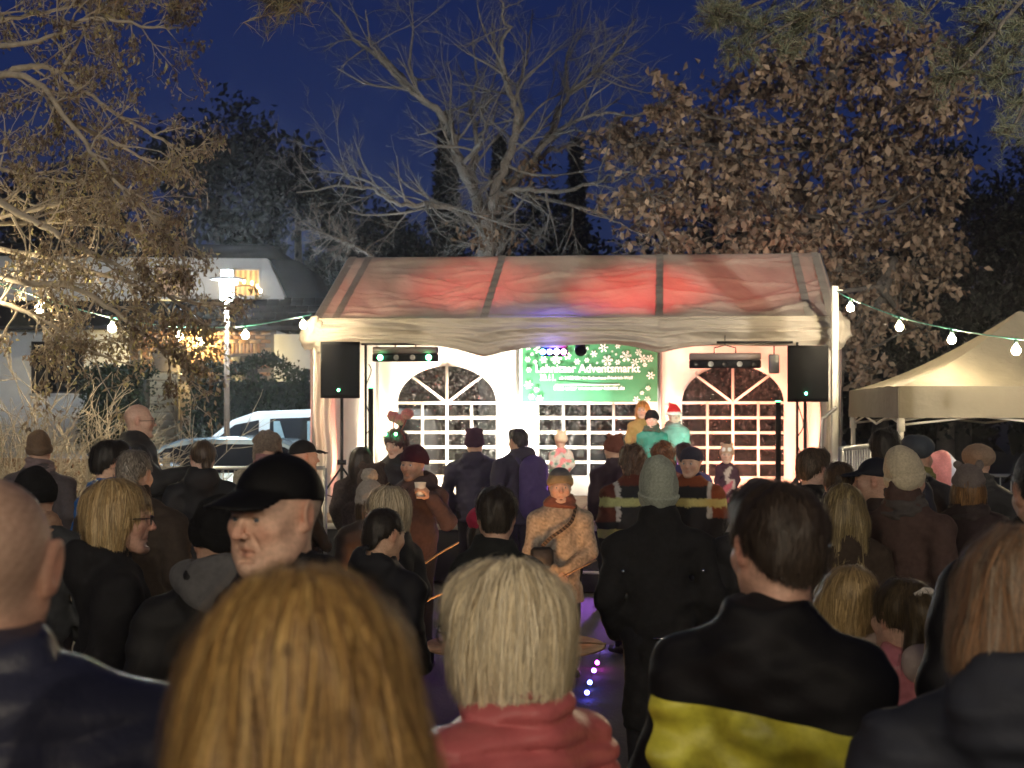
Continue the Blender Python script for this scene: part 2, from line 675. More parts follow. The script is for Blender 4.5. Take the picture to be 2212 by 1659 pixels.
def head_cols(L, f, skin):
    """vertex colours of a head: L = head-local coordinates"""
    c = np.tile(np.asarray(skin, np.float32), (len(L), 1))
    n = Waves(3, 90)(L) * .5 + Waves(4, 220)(L) * .5
    c *= (1 + .10 * n)[:, None]

    def blob(ctr, r, colr, amt):
        nonlocal c
        w_ = np.exp(-(((L - np.asarray(ctr)) / np.asarray(r)) ** 2).sum(-1))[:, None] * amt
        c = c * (1 - w_) + np.asarray(colr, np.float32) * w_
    red = np.asarray(skin) * np.array([1.12, .72, .68])
    for x in (-1, 1):
        blob((x * .044, .072, -.03), (.022, .03, .022), red, .5)
        blob((x * .08, -.014, 0), (.02, .02, .04), red, .55)
    blob((0, .11, -.03), (.018, .02, .018), red, .6)
    lip = np.asarray(skin) * f.get('lip', np.array([.92, .62, .58]))
    blob((0, .085, -.0635), (.021, .02, .0055), lip, .85)
    blob((0, .085, -.0735), (.019, .02, .0055), lip, .75)
    blob((0, .085, -.0685), (.025, .02, .0024), np.asarray(skin) * np.array([.35, .22, .2]), .85)  # dark mouth line: shade of the lip groove painted into the colour
    br = np.asarray(f.get('brow', (.10, .07, .045)))
    for x in (-1, 1):
        blob((x * .034, .088, .020), (.019, .02, .0052), br, .85)
        blob((x * .031, .089, .0030), (.013, .010, .0022), (.05, .035, .03), .8)
        blob((x * .031, .089, -.0105), (.014, .012, .004), np.asarray(skin) * .72, .4)
    if f.get('buzz'):
        b = f['buzz']
        m = 1 / (1 + np.exp(-((-.012 - L[:, 1] + .5 * (L[:, 2] - .03)) / .008)))
        m = m * (1 / (1 + np.exp(-((L[:, 2] + .055) / .008))))
        ear = np.exp(-(((np.abs(L) - np.array([.083, .016, .01])) / np.array([.012, .022, .036])) ** 2).sum(-1))
        m = m * (1 - np.clip(ear * 1.6, 0, 1)) * f.get('buzz_amt', .8)
        st = (.8 + .35 * Waves(9, 700)(L))[:, None]
        c = c * (1 - m[:, None]) + np.asarray(b) * st * m[:, None]
    if f.get('beard'):
        m = np.exp(-(((L - np.array([0, .062, -.085])) / np.array([.055, .05, .038])) ** 2).sum(-1))
        m = np.clip(m * 1.3, 0, .75)[:, None]
        lipm = np.exp(-(((L - np.array([0, .095, -.068])) / np.array([.022, .02, .010])) ** 2).sum(-1))[:, None]
        m = m * (1 - np.clip(lipm * 1.3, 0, 1))
        c = c * (1 - m) + np.asarray(f['beard']) * m
    return np.clip(c, .003, 1)


def hand_sdf(s, W, D, N, side, curl=1.0, sz=1.0, spread=.0):
    """hand at wrist W, fingers towards D, palm normal N, side +1: thumb on cross(D,N)"""
    W = np.asarray(W, float)
    D = np.asarray(D, float); D = D / np.linalg.norm(D)
    N = np.asarray(N, float); N = N - D * (N @ D); N /= np.linalg.norm(N)
    T = np.cross(D, N) * side
    s.frame()
    z = sz
    lens = (.95, 1.05, 1.0, .8)
    for i in range(4):
        k = .030 - .020 * i
        a = W + (D * .005 + T * k * .7) * z
        b = W + (D * (.088 - .004 * abs(i - 1)) + T * k) * z
        s.rc(a, b, .0145 * z, .0115 * z, k=.016 * z)
        ang = 0
        p = b
        for L_, r0, r1, an in ((.042, .0105, .0095, .55), (.027, .0095, .0085, .95), (.020, .0085, .007, .7)):
            ang += an * curl
            q = p + (D * math.cos(ang) + N * math.sin(ang) + T * spread * (1.5 - i)) * L_ * lens[i] * z
            s.rc(p, q, r0 * z, r1 * z, k=.003)
            p = q
    p = W + (D * .022 + T * .030) * z
    for L_, r0, r1, d_ in ((.042, .0145, .0115, D * .6 + T * .7 + N * .45), (.034, .0115, .0095, D * .8 + T * .15 + N * .65), (.026, .0095, .0075, D * .75 - T * .25 + N * .65)):
        q = p + d_ / np.linalg.norm(d_) * L_ * z
        s.rc(p, q, r0 * z, r1 * z, k=.006)
        p = q
    return W + D * .085 * z + N * .035 * z


# ---- hair strands that follow a hair volume
def strands(sdf, roots, L, seg, wdt, whorl, cols, seed=0, lift=.004, wob=.3, down=1.0, part=None):
    r = np.random.default_rng(seed)
    n = len(roots)
    P = roots.astype(np.float32)
    path, nor = [], []
    ln = (L * r.uniform(.55, 1.1, n)).astype(np.float32)
    off = r.uniform(0, lift, n).astype(np.float32)
    fly = r.random(n) < .12
    off = np.where(fly, off + r.uniform(.002, .012, n), off).astype(np.float32)
    jit = r.normal(size=(n, 3)).astype(np.float32) * wob
    for q in range(seg + 1):
        g = sdf.grad(P, .006)
        d = sdf.val(P)
        on = (g[:, 2] > -.35)[:, None]
        P = P - g * (d - off - .0012 * q / seg)[:, None] * on
        path.append(P.copy()); nor.append(g)
        fl = np.array([0, 0, -down], np.float32) + .6 * (P - whorl) / (np.linalg.norm(P - whorl, axis=1, keepdims=True) + 1e-6) + jit * .5
        fl = np.where(on, fl - g * (fl * g).sum(1, keepdims=True), np.array([0, 0, -1], np.float32) + jit * .3)
        fl /= np.linalg.norm(fl, axis=1, keepdims=True) + 1e-6
        P = P + fl * (ln / seg)[:, None] * np.where(on, 1, .16)
    path = np.stack(path, 1); nor = np.stack(nor, 1)
    T = np.gradient(path, axis=1)
    Sd = np.cross(T, nor)
    Sd /= np.linalg.norm(Sd, axis=-1, keepdims=True) + 1e-9
    wv = wdt * r.uniform(.6, 1.3, (n, 1)) * np.linspace(1, .35, seg + 1)[None]
    A = path + Sd * wv[..., None] * .5
    Bv = path - Sd * wv[..., None] * .5
    V = np.stack([A, Bv], 2).reshape(-1, 3)
    base = (np.arange(n) * (seg + 1) * 2)[:, None] + np.arange(seg)[None] * 2
    Fq = np.stack([base, base + 1, base + 3, base + 2], -1).reshape(-1, 4)
    cc = np.asarray(cols, np.float32)
    pick = cc[r.integers(0, len(cc), n)] * r.uniform(.55, 1.35, (n, 1))
    C = np.repeat(pick[:, None], (seg + 1) * 2, 1).reshape(-1, 3)
    return V, Fq, C
def bounds(s, pad=.03):
    lo = np.min([p[4] - p[5] for p in s.pr if p[6] == 'u'], 0) - pad
    hi = np.max([p[4] + p[5] for p in s.pr if p[6] == 'u'], 0) + pad
    return lo, hi


def sdf_obj(s, name, h, mt, parent, cols=None, zmin=None, zmax=None, fine=None, hc=None, amp=.012):
    lo, hi = bounds(s)
    if zmin is not None: lo[2] = max(lo[2], zmin)
    if zmax is not None: hi[2] = min(hi[2], zmax)
    ax = []
    for i in range(3):
        if fine is None: ax.append(np.arange(lo[i], hi[i] + h, h, dtype=np.float32))
        else: ax.append(axis(lo[i], hi[i], fine[i], h, hc))
    V, Fq = s.mesh(*ax, amp=amp)
    C = None
    if cols is not None: C = cols(V) if callable(cols) else np.tile(np.asarray(cols, np.float32), (len(V), 1))
    return link(name, np_mesh(name, V, Fq, mt, True, C), parent), V


def cloth(c, kind='wool'):
    nm = 'cloth_%s_%d_%d_%d' % (kind, *(int(x * 1000) for x in c))
    if kind == 'wool': return mat(nm, c, .9, var=.22, vscale=40, bump=.35, bscale=260, sheen=.25, bdist=.004, spec=.12)
    if kind == 'knit': return mat(nm, c, .95, var=.25, vscale=90, bump=.6, bscale=330, sheen=.3, bdist=.005, spec=.12)
    if kind == 'shell': return mat(nm, c, .42, var=.12, vscale=14, bump=.25, bscale=70, bdist=.01, spec=.3)
    if kind == 'soft': return mat(nm, c, .62, var=.15, vscale=20, bump=.2, bscale=150, sheen=.1, bdist=.005, spec=.14)
    if kind == 'gloss': return mat(nm, c, .24, var=.1, vscale=14, bump=.3, bscale=45, bdist=.012)
    if kind == 'fur': return mat(nm, c, .95, var=.5, vscale=60, bump=1.0, bscale=180, sheen=.4, bdist=.02, spec=.1)


CLOTH_ATTR = mat('cloth_patterned', rough=.75, var=.15, vscale=60, bump=.3, bscale=200, attr=True, bdist=.004, spec=.15)
SKIN = mat('skin', rough=.50, var=.14, vscale=130, bump=.35, bscale=380, attr=True, spec=.4, bdist=.002)
HAIR = mat('hair', rough=.5, var=.0, attr=True, spec=.45, sheen=.1)
EYE = mat('eye_white', rough=.12, var=0, attr=True)
SHOE = mat('shoe_leather', (.02, .018, .016), .5, var=.2)

_leg = None
_shoe = None


def legs_and_shoes(root, T, H, colr):
    global _leg, _shoe
    if _leg is None:
        s = SDF()
        s.rc((-.05, 0, .93), (.05, 0, .93), .125, .125, k=.05, ys=.8)
        for x in (-1, 1):
            s.rc((x * .085, 0, .88), (x * .10, .015, .49), .092, .068, k=.05)
            s.rc((x * .10, .015, .49), (x * .105, -.015, .07), .068, .056, k=.02)
        w1 = Waves(5, 16, aniso=(.5, .5, 1.5))
        s.disp = lambda P: .006 * w1(P)
        s.frame(); s.plane((0, 0, 1), .035)
        lo, hi = bounds(s)
        V, Fq = s.mesh(*[np.arange(lo[i], hi[i], .022, dtype=np.float32) for i in range(3)])
        _leg = np_mesh('trousers', V, Fq, cloth((.02, .02, .024)), True)
        s = SDF()
        s.rc((0, -.05, .06), (0, .02, .06), .045, .042, k=.04)
        s.rc((0, .0, .045), (0, .15, .032), .044, .036, k=.03)
        s.frame(); s.plane((0, 0, 1), .0)
        lo, hi = bounds(s)
        V, Fq = s.mesh(*[np.arange(lo[i], hi[i], .012, dtype=np.float32) for i in range(3)])
        _shoe = np_mesh('shoe', V, Fq, SHOE, True)
    o = link('trousers', _leg, root)
    o.scale = (T, T, H / 1.72)
    o.material_slots[0].link = 'OBJECT'
    o.material_slots[0].material = cloth(colr)
    for x in (-1, 1):
        q = link('shoe', _shoe, root, (x * .105 * T, -.015, 0), x * -.15)
        q.scale = (T, T, T)


def mk_hair(root, O, R, sc_, kind, c, h, nstr, seed, d):
    s = SDF(); s.frame(O, R, sc_)
    w0 = Waves(seed, 70); w1 = Waves(seed + 1, 160)
    L = .16; seg = 6; wdt = .0014; whorl = np.array([0, -.03, .135]); lift = .006; wob = .25; down = 1.0
    amp = .003
    if kind in ('bob', 'bobfringe', 'long', 'longflat'):
        s.ell((0, -.020, .036), (.093, .112, .098), k=.02)
        for x in (-1, 1):
            s.ell((x * .066, -.030, -.035), (.036, .056, .085), k=.03)
        s.ell((0, -.070, -.03), (.084, .05, .088), k=.03)
        if kind in ('long', 'longflat'):
            s.rc((-.05, -.075, -.06), (-.055, -.085, -.24), .05, .035, k=.05)
            s.rc((.05, -.075, -.06), (.055, -.085, -.24), .05, .035, k=.05)
        s.ell((0, .095, -.045), (.062, .082, .100), 's', k=.02)
        if kind == 'bobfringe':
            s.ell((0, .060, .055), (.068, .036, .045), k=.02)
        L = .2 if kind[:3] == 'bob' else .3
        amp = .004
    elif kind == 'bobin':      # wide white bob, full
        s.ell((0, -.018, .034), (.098, .116, .100), k=.02)
        for x in (-1, 1):
            s.ell((x * .066, -.012, -.035), (.044, .075, .090), k=.03)
        s.ell((0, -.068, -.035), (.090, .060, .095), k=.03)
        s.ell((0, .105, -.045), (.060, .080, .110), 's', k=.02)
        s.ell((0, .060, .060), (.070, .038, .045), k=.02)
        L = .2; amp = .004
    elif kind == 'short':
        s.ell((0, -.016, .040), (.083, .103, .090), k=.01)
        s.ell((0, .05, .085), (.06, .045, .035), k=.03)
        s.ell((0, -.082, -.020), (.058, .03, .045), k=.03)
        s.ell((0, .112, -.055), (.085, .085, .105), 's', k=.012)
        s.ell((0, -.03, -.125), (.12, .12, .07), 's', k=.02)
        for x in (-1, 1): s.ell((x * .08, .004, -.02), (.03, .035, .045), 's', k=.01)
        L = .05; seg = 3; lift = .008; wob = .8; wdt = .0016; amp = .004
    elif kind == 'crop':
        s.ell((0, -.015, .036), (.0785, .0985, .0885), k=.01)
        s.ell((0, -.085, -.035), (.055, .02, .045), k=.03)
        s.ell((0, .115, -.045), (.085, .085, .105), 's', k=.012)
        for x in (-1, 1): s.ell((x * .08, .004, -.02), (.03, .035, .045), 's', k=.01)
        L = .02; seg = 2; lift = .006; wob = 1.0; wdt = .0016; amp = .002
    elif kind == 'curly':
        s.ell((0, -.02, .036), (.10, .118, .104), k=.02)
        s.ell((0, -.07, -.05), (.095, .06, .09), k=.03)
        s.ell((0, .11, -.045), (.066, .082, .100), 's', k=.02)
        amp = .010; w0 = Waves(seed, 120, 9); L = .05; seg = 4; wob = 2.0; lift = .016
    elif kind == 'ponytail':
        s.ell((0, -.016, .038), (.082, .104, .091), k=.01)
        s.ell((0, .112, -.04), (.075, .075, .10), 's', k=.012)
        for x in (-1, 1): s.ell((x * .08, .004, -.02), (.03, .03, .04), 's', k=.01)
        s.ell((0, -.118, -.03), (.032, .03, .032), k=.02)
        s.rc((0, -.13, -.045), (0, -.125, -.15), .024, .012, k=.02)
        L = .09; amp = .0025
    elif kind == 'highpony':
        s.ell((0, -.016, .038), (.084, .106, .092), k=.01)
        s.ell((0, .112, -.04), (.075, .075, .10), 's', k=.012)
        s.rc((0, -.095, .085), (-.02, -.135, .03), .03, .04, k=.03)
        s.rc((-.02, -.135, .03), (-.06, -.12, -.12), .042, .024, k=.04)
        L = .12; amp = .003
    elif kind == 'under':      # hair that shows below a hat
        s.ell((0, -.03, -.005), (.083, .092, .085), k=.01)
        for x in (-1, 1): s.ell((x * .066, -.02, -.07), (.03, .05, .085), k=.03)
        s.ell((0, -.075, -.07), (.07, .04, .09), k=.03)
        s.ell((0, .10, -.045), (.064, .082, .120), 's', k=.02)
        L = .14
    s.disp = lambda P: amp * sc_ * (w0(P * np.array([1, 1, .35], np.float32)) * .7 + w1(P * np.array([1, 1, .3], np.float32)) * .4)
    cc = np.asarray(c, np.float32)
    cc = cc[None] if cc.ndim == 1 else cc

    def colf(V):
        t = (w1(V * np.array([1.6, 1.6, .25], np.float32)) * .5 + .5)
        ii = np.clip((t * len(cc)).astype(int), 0, len(cc) - 1)
        return cc[ii] * (.45 + .25 * np.clip(w0(V) * .5 + .5, 0, 1))[:, None] * (1.0 if nstr else 1.5)  # shell darkened under strands: shade between them put into the colour
    lo, hi = bounds(s, .02)
    V, Fq = s.mesh(*[np.arange(lo[i], hi[i], h, dtype=np.float32) for i in range(3)], amp=amp + .004)
    Vs, Fs, Cs = [V], [Fq], [colf(V)]
    if nstr and len(V):
        rr = np.random.default_rng(seed)
        roots = V[rr.integers(0, len(V), nstr)]
        a, b, c2 = strands(s, roots, L * sc_, seg, wdt * max(1, d / 2.5), O + (whorl * sc_) @ R.T, cc, seed, lift, wob, down)
        Vs.append(a); Fs.append(b + len(V)); Cs.append(c2)
    return link('hair', np_mesh('hair', np.concatenate(Vs), np.concatenate(Fs), HAIR, True, np.concatenate(Cs)), root)


def mk_hat(root, O, R, sc_, kind, c, h, seed, opt):
    s = SDF(); s.frame(O, R, sc_)
    w0 = Waves(seed, 45); kindc = opt.get('cloth', 'knit')
    amp = .003
    colf = None
    sc2 = opt.get('tall', 0)
    if kind == 'beanie':
        s.ell((0, -.018, .048), (.090, .110, .094 + sc2 * .5), k=.02)
        if sc2: s.ell((opt.get('lean', 0), -.05, .09 + sc2), (.062, .062, .062), k=.06)
        s.plane((0, -.20, 1), opt.get('brim', .004), k=.004)
        # turned-up cuff
        cw = opt.get('cuff', .05)
        if cw:
            n = np.array([0, -.20, 1.]); n /= np.linalg.norm(n)
            b0 = opt.get('brim', .004)

            def cuff(p):
                k0 = np.linalg.norm((p - np.array([0, -.018, .035], np.float32)) / np.array([.098, .118, .112], np.float32), axis=-1)
                dd = (k0 - 1) * .1
                t = p @ n.astype(np.float32)
                return np.maximum(dd, np.maximum(b0 - .006 - t, t - b0 - cw))
            s.add(cuff, (0, -.018, .02), .13, 'u', .004)
        nr = opt.get('ribs', 0)

        def disp(P):
            r_ = .0028 * sc_ * w0(P)
            if nr:
                Lc = (P - O.astype(np.float32)) @ R.astype(np.float32)
                r_ = r_ + .0016 * sc_ * np.sin(np.arctan2(Lc[..., 0], Lc[..., 1] + .018) * nr)
            return r_
        s.disp = disp
        if opt.get('ears'):
            for x in (-1, 1): s.ell((x * .062, -.03, .135), (.026, .018, .026), k=.012)
    elif kind == 'cap':
        s.ell((0, -.015, .036), (.084, .105, .094), k=.01)
        s.plane((0, -.10, 1), opt.get('brim', .034), k=.003)

        def brim(p):
            x, y, z = p[..., 0], p[..., 1], p[..., 2]
            zc = .066 - .30 * (y - .06) - 4.6 * x * x
            dd = np.sqrt((x / .078) ** 2 + ((y - .075) / .105) ** 2 + 1e-9) - 1
            return np.maximum(np.maximum(np.abs(z - zc) - .0045, dd * .075), .04 - y)
        s.add(brim, (0, .11, .038), .12, 'u', .004)
        s.ell((0, -.015, .131), (.008, .008, .005), k=.003)
        wr = Waves(seed, 30)
        s.disp = lambda P: .0012 * wr(P)
        kindc = 'soft'
        amp = .002
    elif kind == 'ushanka':
        s.ell((0, -.015, .05), (.105, .12, .095), k=.02)
        s.rc((-.06, .06, .06), (.06, .06, .06), .035, .035, k=.02)
        for x in (-1, 1): s.rc((x * .088, -.01, .01), (x * .085, .0, -.08), .03, .026, k=.02)
        s.plane((0, 0, 1), -.1)
        s.disp = lambda P: .006 * w0(P * 2)
        kindc = 'fur'; amp = .008
    elif kind == 'hood':
        s.ell((0, -.03, .02), (.115, .13, .135), k=.02)
        s.rc((0, -.06, -.05), (0, -.06, -.16), .11, .10, k=.05)
        s.ell((0, .10, -.02), (.07, .085, .105), 's', k=.02)
        s.disp = lambda P: .004 * w0(P)
        if opt.get('ears'):
            for x in (-1, 1): s.ell((x * .075, -.02, .135), (.032, .02, .032), k=.012)
        kindc = opt.get('cloth', 'soft')
    elif kind == 'round':      # soft round hat / beret
        s.ell((0, -.025, .065), (.108, .122, .082), k=.02)
        s.plane((0, -.25, 1), .015)
        s.disp = lambda P: .003 * w0(P)
    elif kind == 'santa':
        s.ell((0, -.015, .06), (.092, .108, .085), k=.02)
        s.rc((0, -.03, .12), (.05, -.07, .17), .05, .02, k=.04)
        s.plane((0, -.1, 1), .02)
        s.torus((0, -.015, .035), .088, .022, k=.01, ys=1.15)
        s.ell((.07, -.09, .165), .03, k=.005)

        def colf(V):
            Lc = ((V - O) @ R) / sc_
            m = (Lc[:, 2] < .058) | (np.linalg.norm(Lc - np.array([.07, -.09, .165]), axis=1) < .036)
            return np.where(m[:, None], (.8, .78, .75), (.55, .03, .03))
    if opt.get('pom'):
        pc = np.array(opt.get('pomat', (0, -.03, .175)))
    cm = CLOTH_ATTR if (colf or opt.get('colf')) else cloth(c, kindc)
    cf = colf
    if opt.get('colf'):
        cf = lambda V: opt['colf'](((V - O) @ R) / sc_)
    o, V = sdf_obj(s, 'hat', h, cm, root, cf, amp=amp + .002)
    if opt.get('pom'):
        p = SDF(); p.frame(O, R, sc_)
        p.ell(pc, opt['pom'])
        w2 = Waves(seed + 3, 260)
        p.disp = lambda P: .006 * w2(P)
        sdf_obj(p, 'pompom', max(h, .006), cloth(opt.get('pomc', c), 'fur'), o)
    return o


def glasses(root, O, R, sc_, c=(.01, .01, .012)):
    m = MB()
    for x in (-1, 1):
        th = np.linspace(0, 2 * math.pi, 17)
        m.tube(np.stack([x * .033 + .021 * np.cos(th), np.full(17, .103), -.003 + .016 * np.sin(th)], -1), .0017, 5, cap=False)
        m.tube([(x * .053, .102, .003), (x * .079, .06, .004), (x * .083, -.005, .002), (x * .082, -.02, -.012)], .0018, 5)
    m.tube([(-.012, .104, .003), (0, .108, .006), (.012, .104, .003)], .0016, 5)
    V = (np.concatenate(m.V) * sc_) @ R.T + O
    m.V = [V.astype(np.float32)]
    o = m.build('glasses', mat('glasses_frame', c, .3, var=0), root, True)
    for x in (-1, 1):
        g = MB()
        g.lathe([(0.0, 0), (.0195, 0)], 14, R=rotx(math.pi / 2))
        V = g.V[-1] * np.array([1, 1, .78], np.float32) + np.array([x * .033, .1035, -.003], np.float32)
        g.V = [((V * sc_) @ R.T + O).astype(np.float32)]
        g.build('lens', mat('lens_glass', (.9, .9, .9), .02, var=0, alpha_mix=.85), o)
    return o


PEOPLE = {}


def person(label, u, vtop, d, yaw, hat=None, hatc=(.02, .02, .02), hatopt=None, hair=None, hairc=((.05, .035, .02),), jac=(.015, .015, .018),
           jk='soft', skin=(.52, .33, .24), feat=None, hy=0, hp=0, hr=0, w=1.0, zb=0.0, sc_=None, jlen=.47, puff=0, hood=None, hoodc=None, scarf=None,
           collar=True, collarc=None, arms=None, hands=None, face=False, spec=False, fat=0, jcol=None, legc=(.018, .018, .022), hatpad=None, res=1.0,
           strand=None, x=None, lean=0, key=None, group='crowd at the market', specc=(.01, .01, .012), flare=.0, quilt=.075, fold=1.0):
    seed = int(u * 7 + d * 31) % 9973
    jac = tuple(q * 1.25 + .004 for q in jac)
    pad = hatpad if hatpad is not None else {None: .012, 'beanie': .022, 'cap': .012, 'ushanka': .03, 'hood': .035, 'round': .03, 'santa': .07}[hat]
    H = CAMZ - (vtop - CY) / F * d - zb - pad
    T = H / 1.72
    if sc_ is None: sc_ = float(np.clip(.86 + .14 * (H - 1.0) / .55, .78, 1.0))
    pad2 = 0
    root = thing('person', label, 'person', ((u - CX) / F * d, d, zb), math.radians(yaw), group)
    f = dict(feat or {})
    px = d / 1565.0
    h = float(np.clip(1.4 * px, .0034, .0095)) * res
    O = np.array([0, .012 + lean, H - .118 * sc_])
    R = rotz(math.radians(hy)) @ rotx(math.radians(hp)) @ roty(math.radians(hr))
    O = O + R @ np.array([0, 0, 0.])
    shz = H - .288 * sc_
    sw = .196 * T * w
    # ---------------- body: one continuous figure
    s = SDF()
    head_sdf(s, O, R, sc_, f)
    s.frame()
    s.rc((0, -.02, shz - .09), (0, 0, .55 * H), .105 * T, .105 * T, k=.05, ys=.7)
    arm = {}
    for i, sd in ((0, -1), (1, 1)):
        sh = np.array([sd * sw, -.01, shz - .085 * T])
        if arms and arms[i] is not None:
            el, wr = [np.asarray(q, float) for q in arms[i]]
        else:
            el = np.array([sd * (sw + .055 * T), -.06 * T, shz - .30 * T]); wr = np.array([sd * (sw - .0 * T), .10 * T, shz - .50 * T])
        arm[i] = (sh, el, wr)
        s.rc((0, -.025, shz - .04), sh, .045 * T, .042 * T, k=.03)
        s.rc(sh, el, .042 * T, .038 * T, k=.02)
        s.rc(el, wr, .040 * T, .028 * T, k=.02)
    s.rc((-.05 * T, 0, .53 * H), (.05 * T, 0, .53 * H), .1 * T, .1 * T, k=.05, ys=.8)
    for sd in (-1, 1):
        s.rc((sd * .085 * T, 0, .51 * H), (sd * .10 * T, .015, .285 * H), .075 * T, .052 * T, k=.04)
        s.rc((sd * .10 * T, .015, .285 * H), (sd * .105 * T, -.015, .05 * H), .052 * T, .036 * T, k=.02)
        s.rc((sd * .105 * T, -.02, .035), (sd * .11 * T, .10 * T, .028), .03 * T, .022 * T, k=.02)
    fine = [[(-.115, .115)], [(-.14, .15)], [(H - .27 * sc_, H + .02)]]
    grips = []
    if hands:
        for i, hd in hands.items():
            g = hand_sdf(s, arm[i][2], hd['D'], hd['N'], hd.get('side', 1 if i == 0 else -1), hd.get('curl', 1.0), hd.get('sz', T * .98), hd.get('spread', 0))
            grips.append(g)
            W = arm[i][2]
            D = np.asarray(hd['D'], float); D /= np.linalg.norm(D)
            ctr = W + D * .08
            for a in range(3): fine[a].append((ctr[a] - .11, ctr[a] + .11))
    s.disp = None

    def bcol(V):
        Lc = ((V - O) @ R) / sc_
        c = head_cols(Lc, f, skin)
        return c
    sdf_obj(s, 'body', h, SKIN, root, bcol, fine=fine, hc=.035, zmax=H + .03)
    # ---------------- jacket
    j = SDF()
    pr = .012 * T + puff * .6
    chest = .150 * T * w
    for sd in (-1, 1):
        j.rc((0, -.036, shz + .006), (sd * sw * .95, -.012, shz - .075 * T), .078 * T, .066 * T + pr, k=.06)
    hem = jlen * H
    waist = max(shz - .40 * T, hem + .05)
    j.rc((0, -.012, shz - .11 * T), (0, .006, waist), chest + pr, chest * .98 + pr, k=.06, ys=.74)
    j.rc((0, .006, waist), (0, .0, hem - .12), chest * .98 + pr, (chest * 1.06 + pr) * (1 + flare), k=.06, ys=.78)
    if fat: j.ell((0, .05, waist + .05), (.17 * T + fat, .15 * T + fat, .2 * T), k=.08)
    j.frame(); j.plane((0, 0, 1), hem)
    for i in (0, 1):
        sh, el, wr = arm[i]
        j.rc(sh, el, .064 * T + pr, .056 * T + pr, k=.05)
        j.rc(el, wr, .056 * T + pr, .044 * T + pr * .8, k=.03)
    if collar:
        j.torus((0, -.030, shz + .052 * T), .072 * sc_, .018 + puff * .3, rot=rotx(.22), zs=2.0, k=.02)
    if collar == 2:
        j.torus((0, -.028, shz + .095 * T), .074 * sc_, .017, rot=rotx(.12), zs=2.6, k=.02)
    if hood:
        j.ell((0, -.120 * T, shz + .035), (.125 * T, .062, .095), k=.03)
        j.ell((0, -.085 * T, shz + .085), (.080 * T, .055, .075), 's', k=.02)
        for sd in (-1, 1):
            j.rc((sd * .085, -.07, shz + .05), (sd * .045, .06, shz + .0), .032, .022, k=.02)
    wa = Waves(seed + 11, 13, aniso=(1, 1, 1.4)); wb = Waves(seed + 12, 34, aniso=(.8, .8, 1.7))
    if puff:
        def disp(P):
            z = P[..., 2] + .010 * wa(P)
            return puff * .7 * (1 - np.abs(np.sin(z * math.pi / (quilt * T))) ** .6) + .003 * wb(P)
    else:
        def disp(P):
            return fold * (.0065 * wa(P) + .0042 * wb(P))
    j.disp = disp
    hj = float(np.clip(2.6 * px, .0065, .016))
    lowz = shz - (.62 if d < 4.5 else 5)
    fj = None
    cm = cloth(jac, jk)
    cf = None
    if jcol:
        cm = CLOTH_ATTR
        cf = lambda V: jcol(V, shz, hem, sw, T)
    lo, hi = bounds(j)
    vis_lo = CAMZ - (1659 - CY + 60) / F * d - zb
    fj = [[(lo[0], hi[0])], [(lo[1], hi[1])], [(max(vis_lo, hem - .02), hi[2])]]
    sdf_obj(j, 'coat' if jlen < .4 else 'jacket', hj, cm, root, cf, fine=fj, hc=.03, zmin=hem - .03, amp=.012 + puff)
    if hood and hoodc is not None:
        q = SDF()
        q.ell((0, -.122 * T, shz + .045), (.128 * T, .066, .098), k=.03)
        q.rc((-.1, -.06, shz + .07), (.1, -.06, shz + .07), .045, .045, k=.05)
        q.ell((0, -.06 * T, shz + .10), (.085 * T, .07, .085), 's', k=.02)
        q.disp = lambda P: .005 * wa(P * 2)
        sdf_obj(q, 'hood', hj, cloth(hoodc, 'wool'), root)
    if collarc is not None:
        q = SDF()
        q.torus((0, -.026, shz + .072 * T), .066 * sc_, .013, rot=rotx(.25), zs=2.0)
        q.disp = lambda P: .002 * wb(P)
        sdf_obj(q, 'collar', max(h, .006), cloth(collarc, 'wool'), root)
    if scarf is not None:
        q = SDF()
        for t in range(3):
            q.torus((0, -.018 + .006 * t, shz + (.030 + .036 * t) * T), (.094 - .010 * t) * sc_, .030, rot=rotx(.25 - .18 * t) @ roty(.12 * (t - 1)), zs=.85, k=.012)
        w3 = Waves(seed + 5, 30, aniso=(1, 1, 4))
        q.disp = lambda P: .006 * w3(P) + .002 * wb(P * 2)
        sdf_obj(q, 'scarf', max(h, .007), cloth(scarf, 'wool'), root)
    legs_and_shoes(root, T, H, legc)
    # ---------------- head wear
    ho = dict(hatopt or {})
    if hair:
        ns = strand if strand is not None else (13000 if d < 3 else 8000 if d < 4.6 else 2500 if d < 9.5 else 500)
        mk_hair(root, O, R, sc_, hair, hairc, max(h, .005), ns, seed + 40, d)
    if hat: mk_hat(root, O, R, sc_, hat, hatc, max(h * .9, .005), seed + 20, ho)
    if face:
        for sd in (-1, 1):
            m = MB()
            m.sphere((0, 0, 0), .0122, 26); m.V[0] = m.V[0] @ rotx(-math.pi / 2).T.astype(np.float32)
            V = m.V[0]
            C = np.where((V[:, 1] > .01195)[:, None], (.02, .02, .02), np.where((V[:, 1] > .0107)[:, None], (.10, .13, .16), (.75, .70, .66)))
            e = np.array([sd * .031, .0762, -.0012])
            gz = rotz(math.radians(f.get('gaze', 0)))
            m.V = [(((V @ gz.T + e) * sc_) @ R.T + O).astype(np.float32)]
            m.C = [C.astype(np.float32)]
            m.build('eye', EYE, root, True, True)
    if spec: glasses(root, O, R, sc_, specc)
    info = dict(j=j, root=root, O=O, R=R, H=H, T=T, shz=shz, sw=sw, arm=arm, grips=grips, sc=sc_)
    if key: PEOPLE[key] = info
    return info


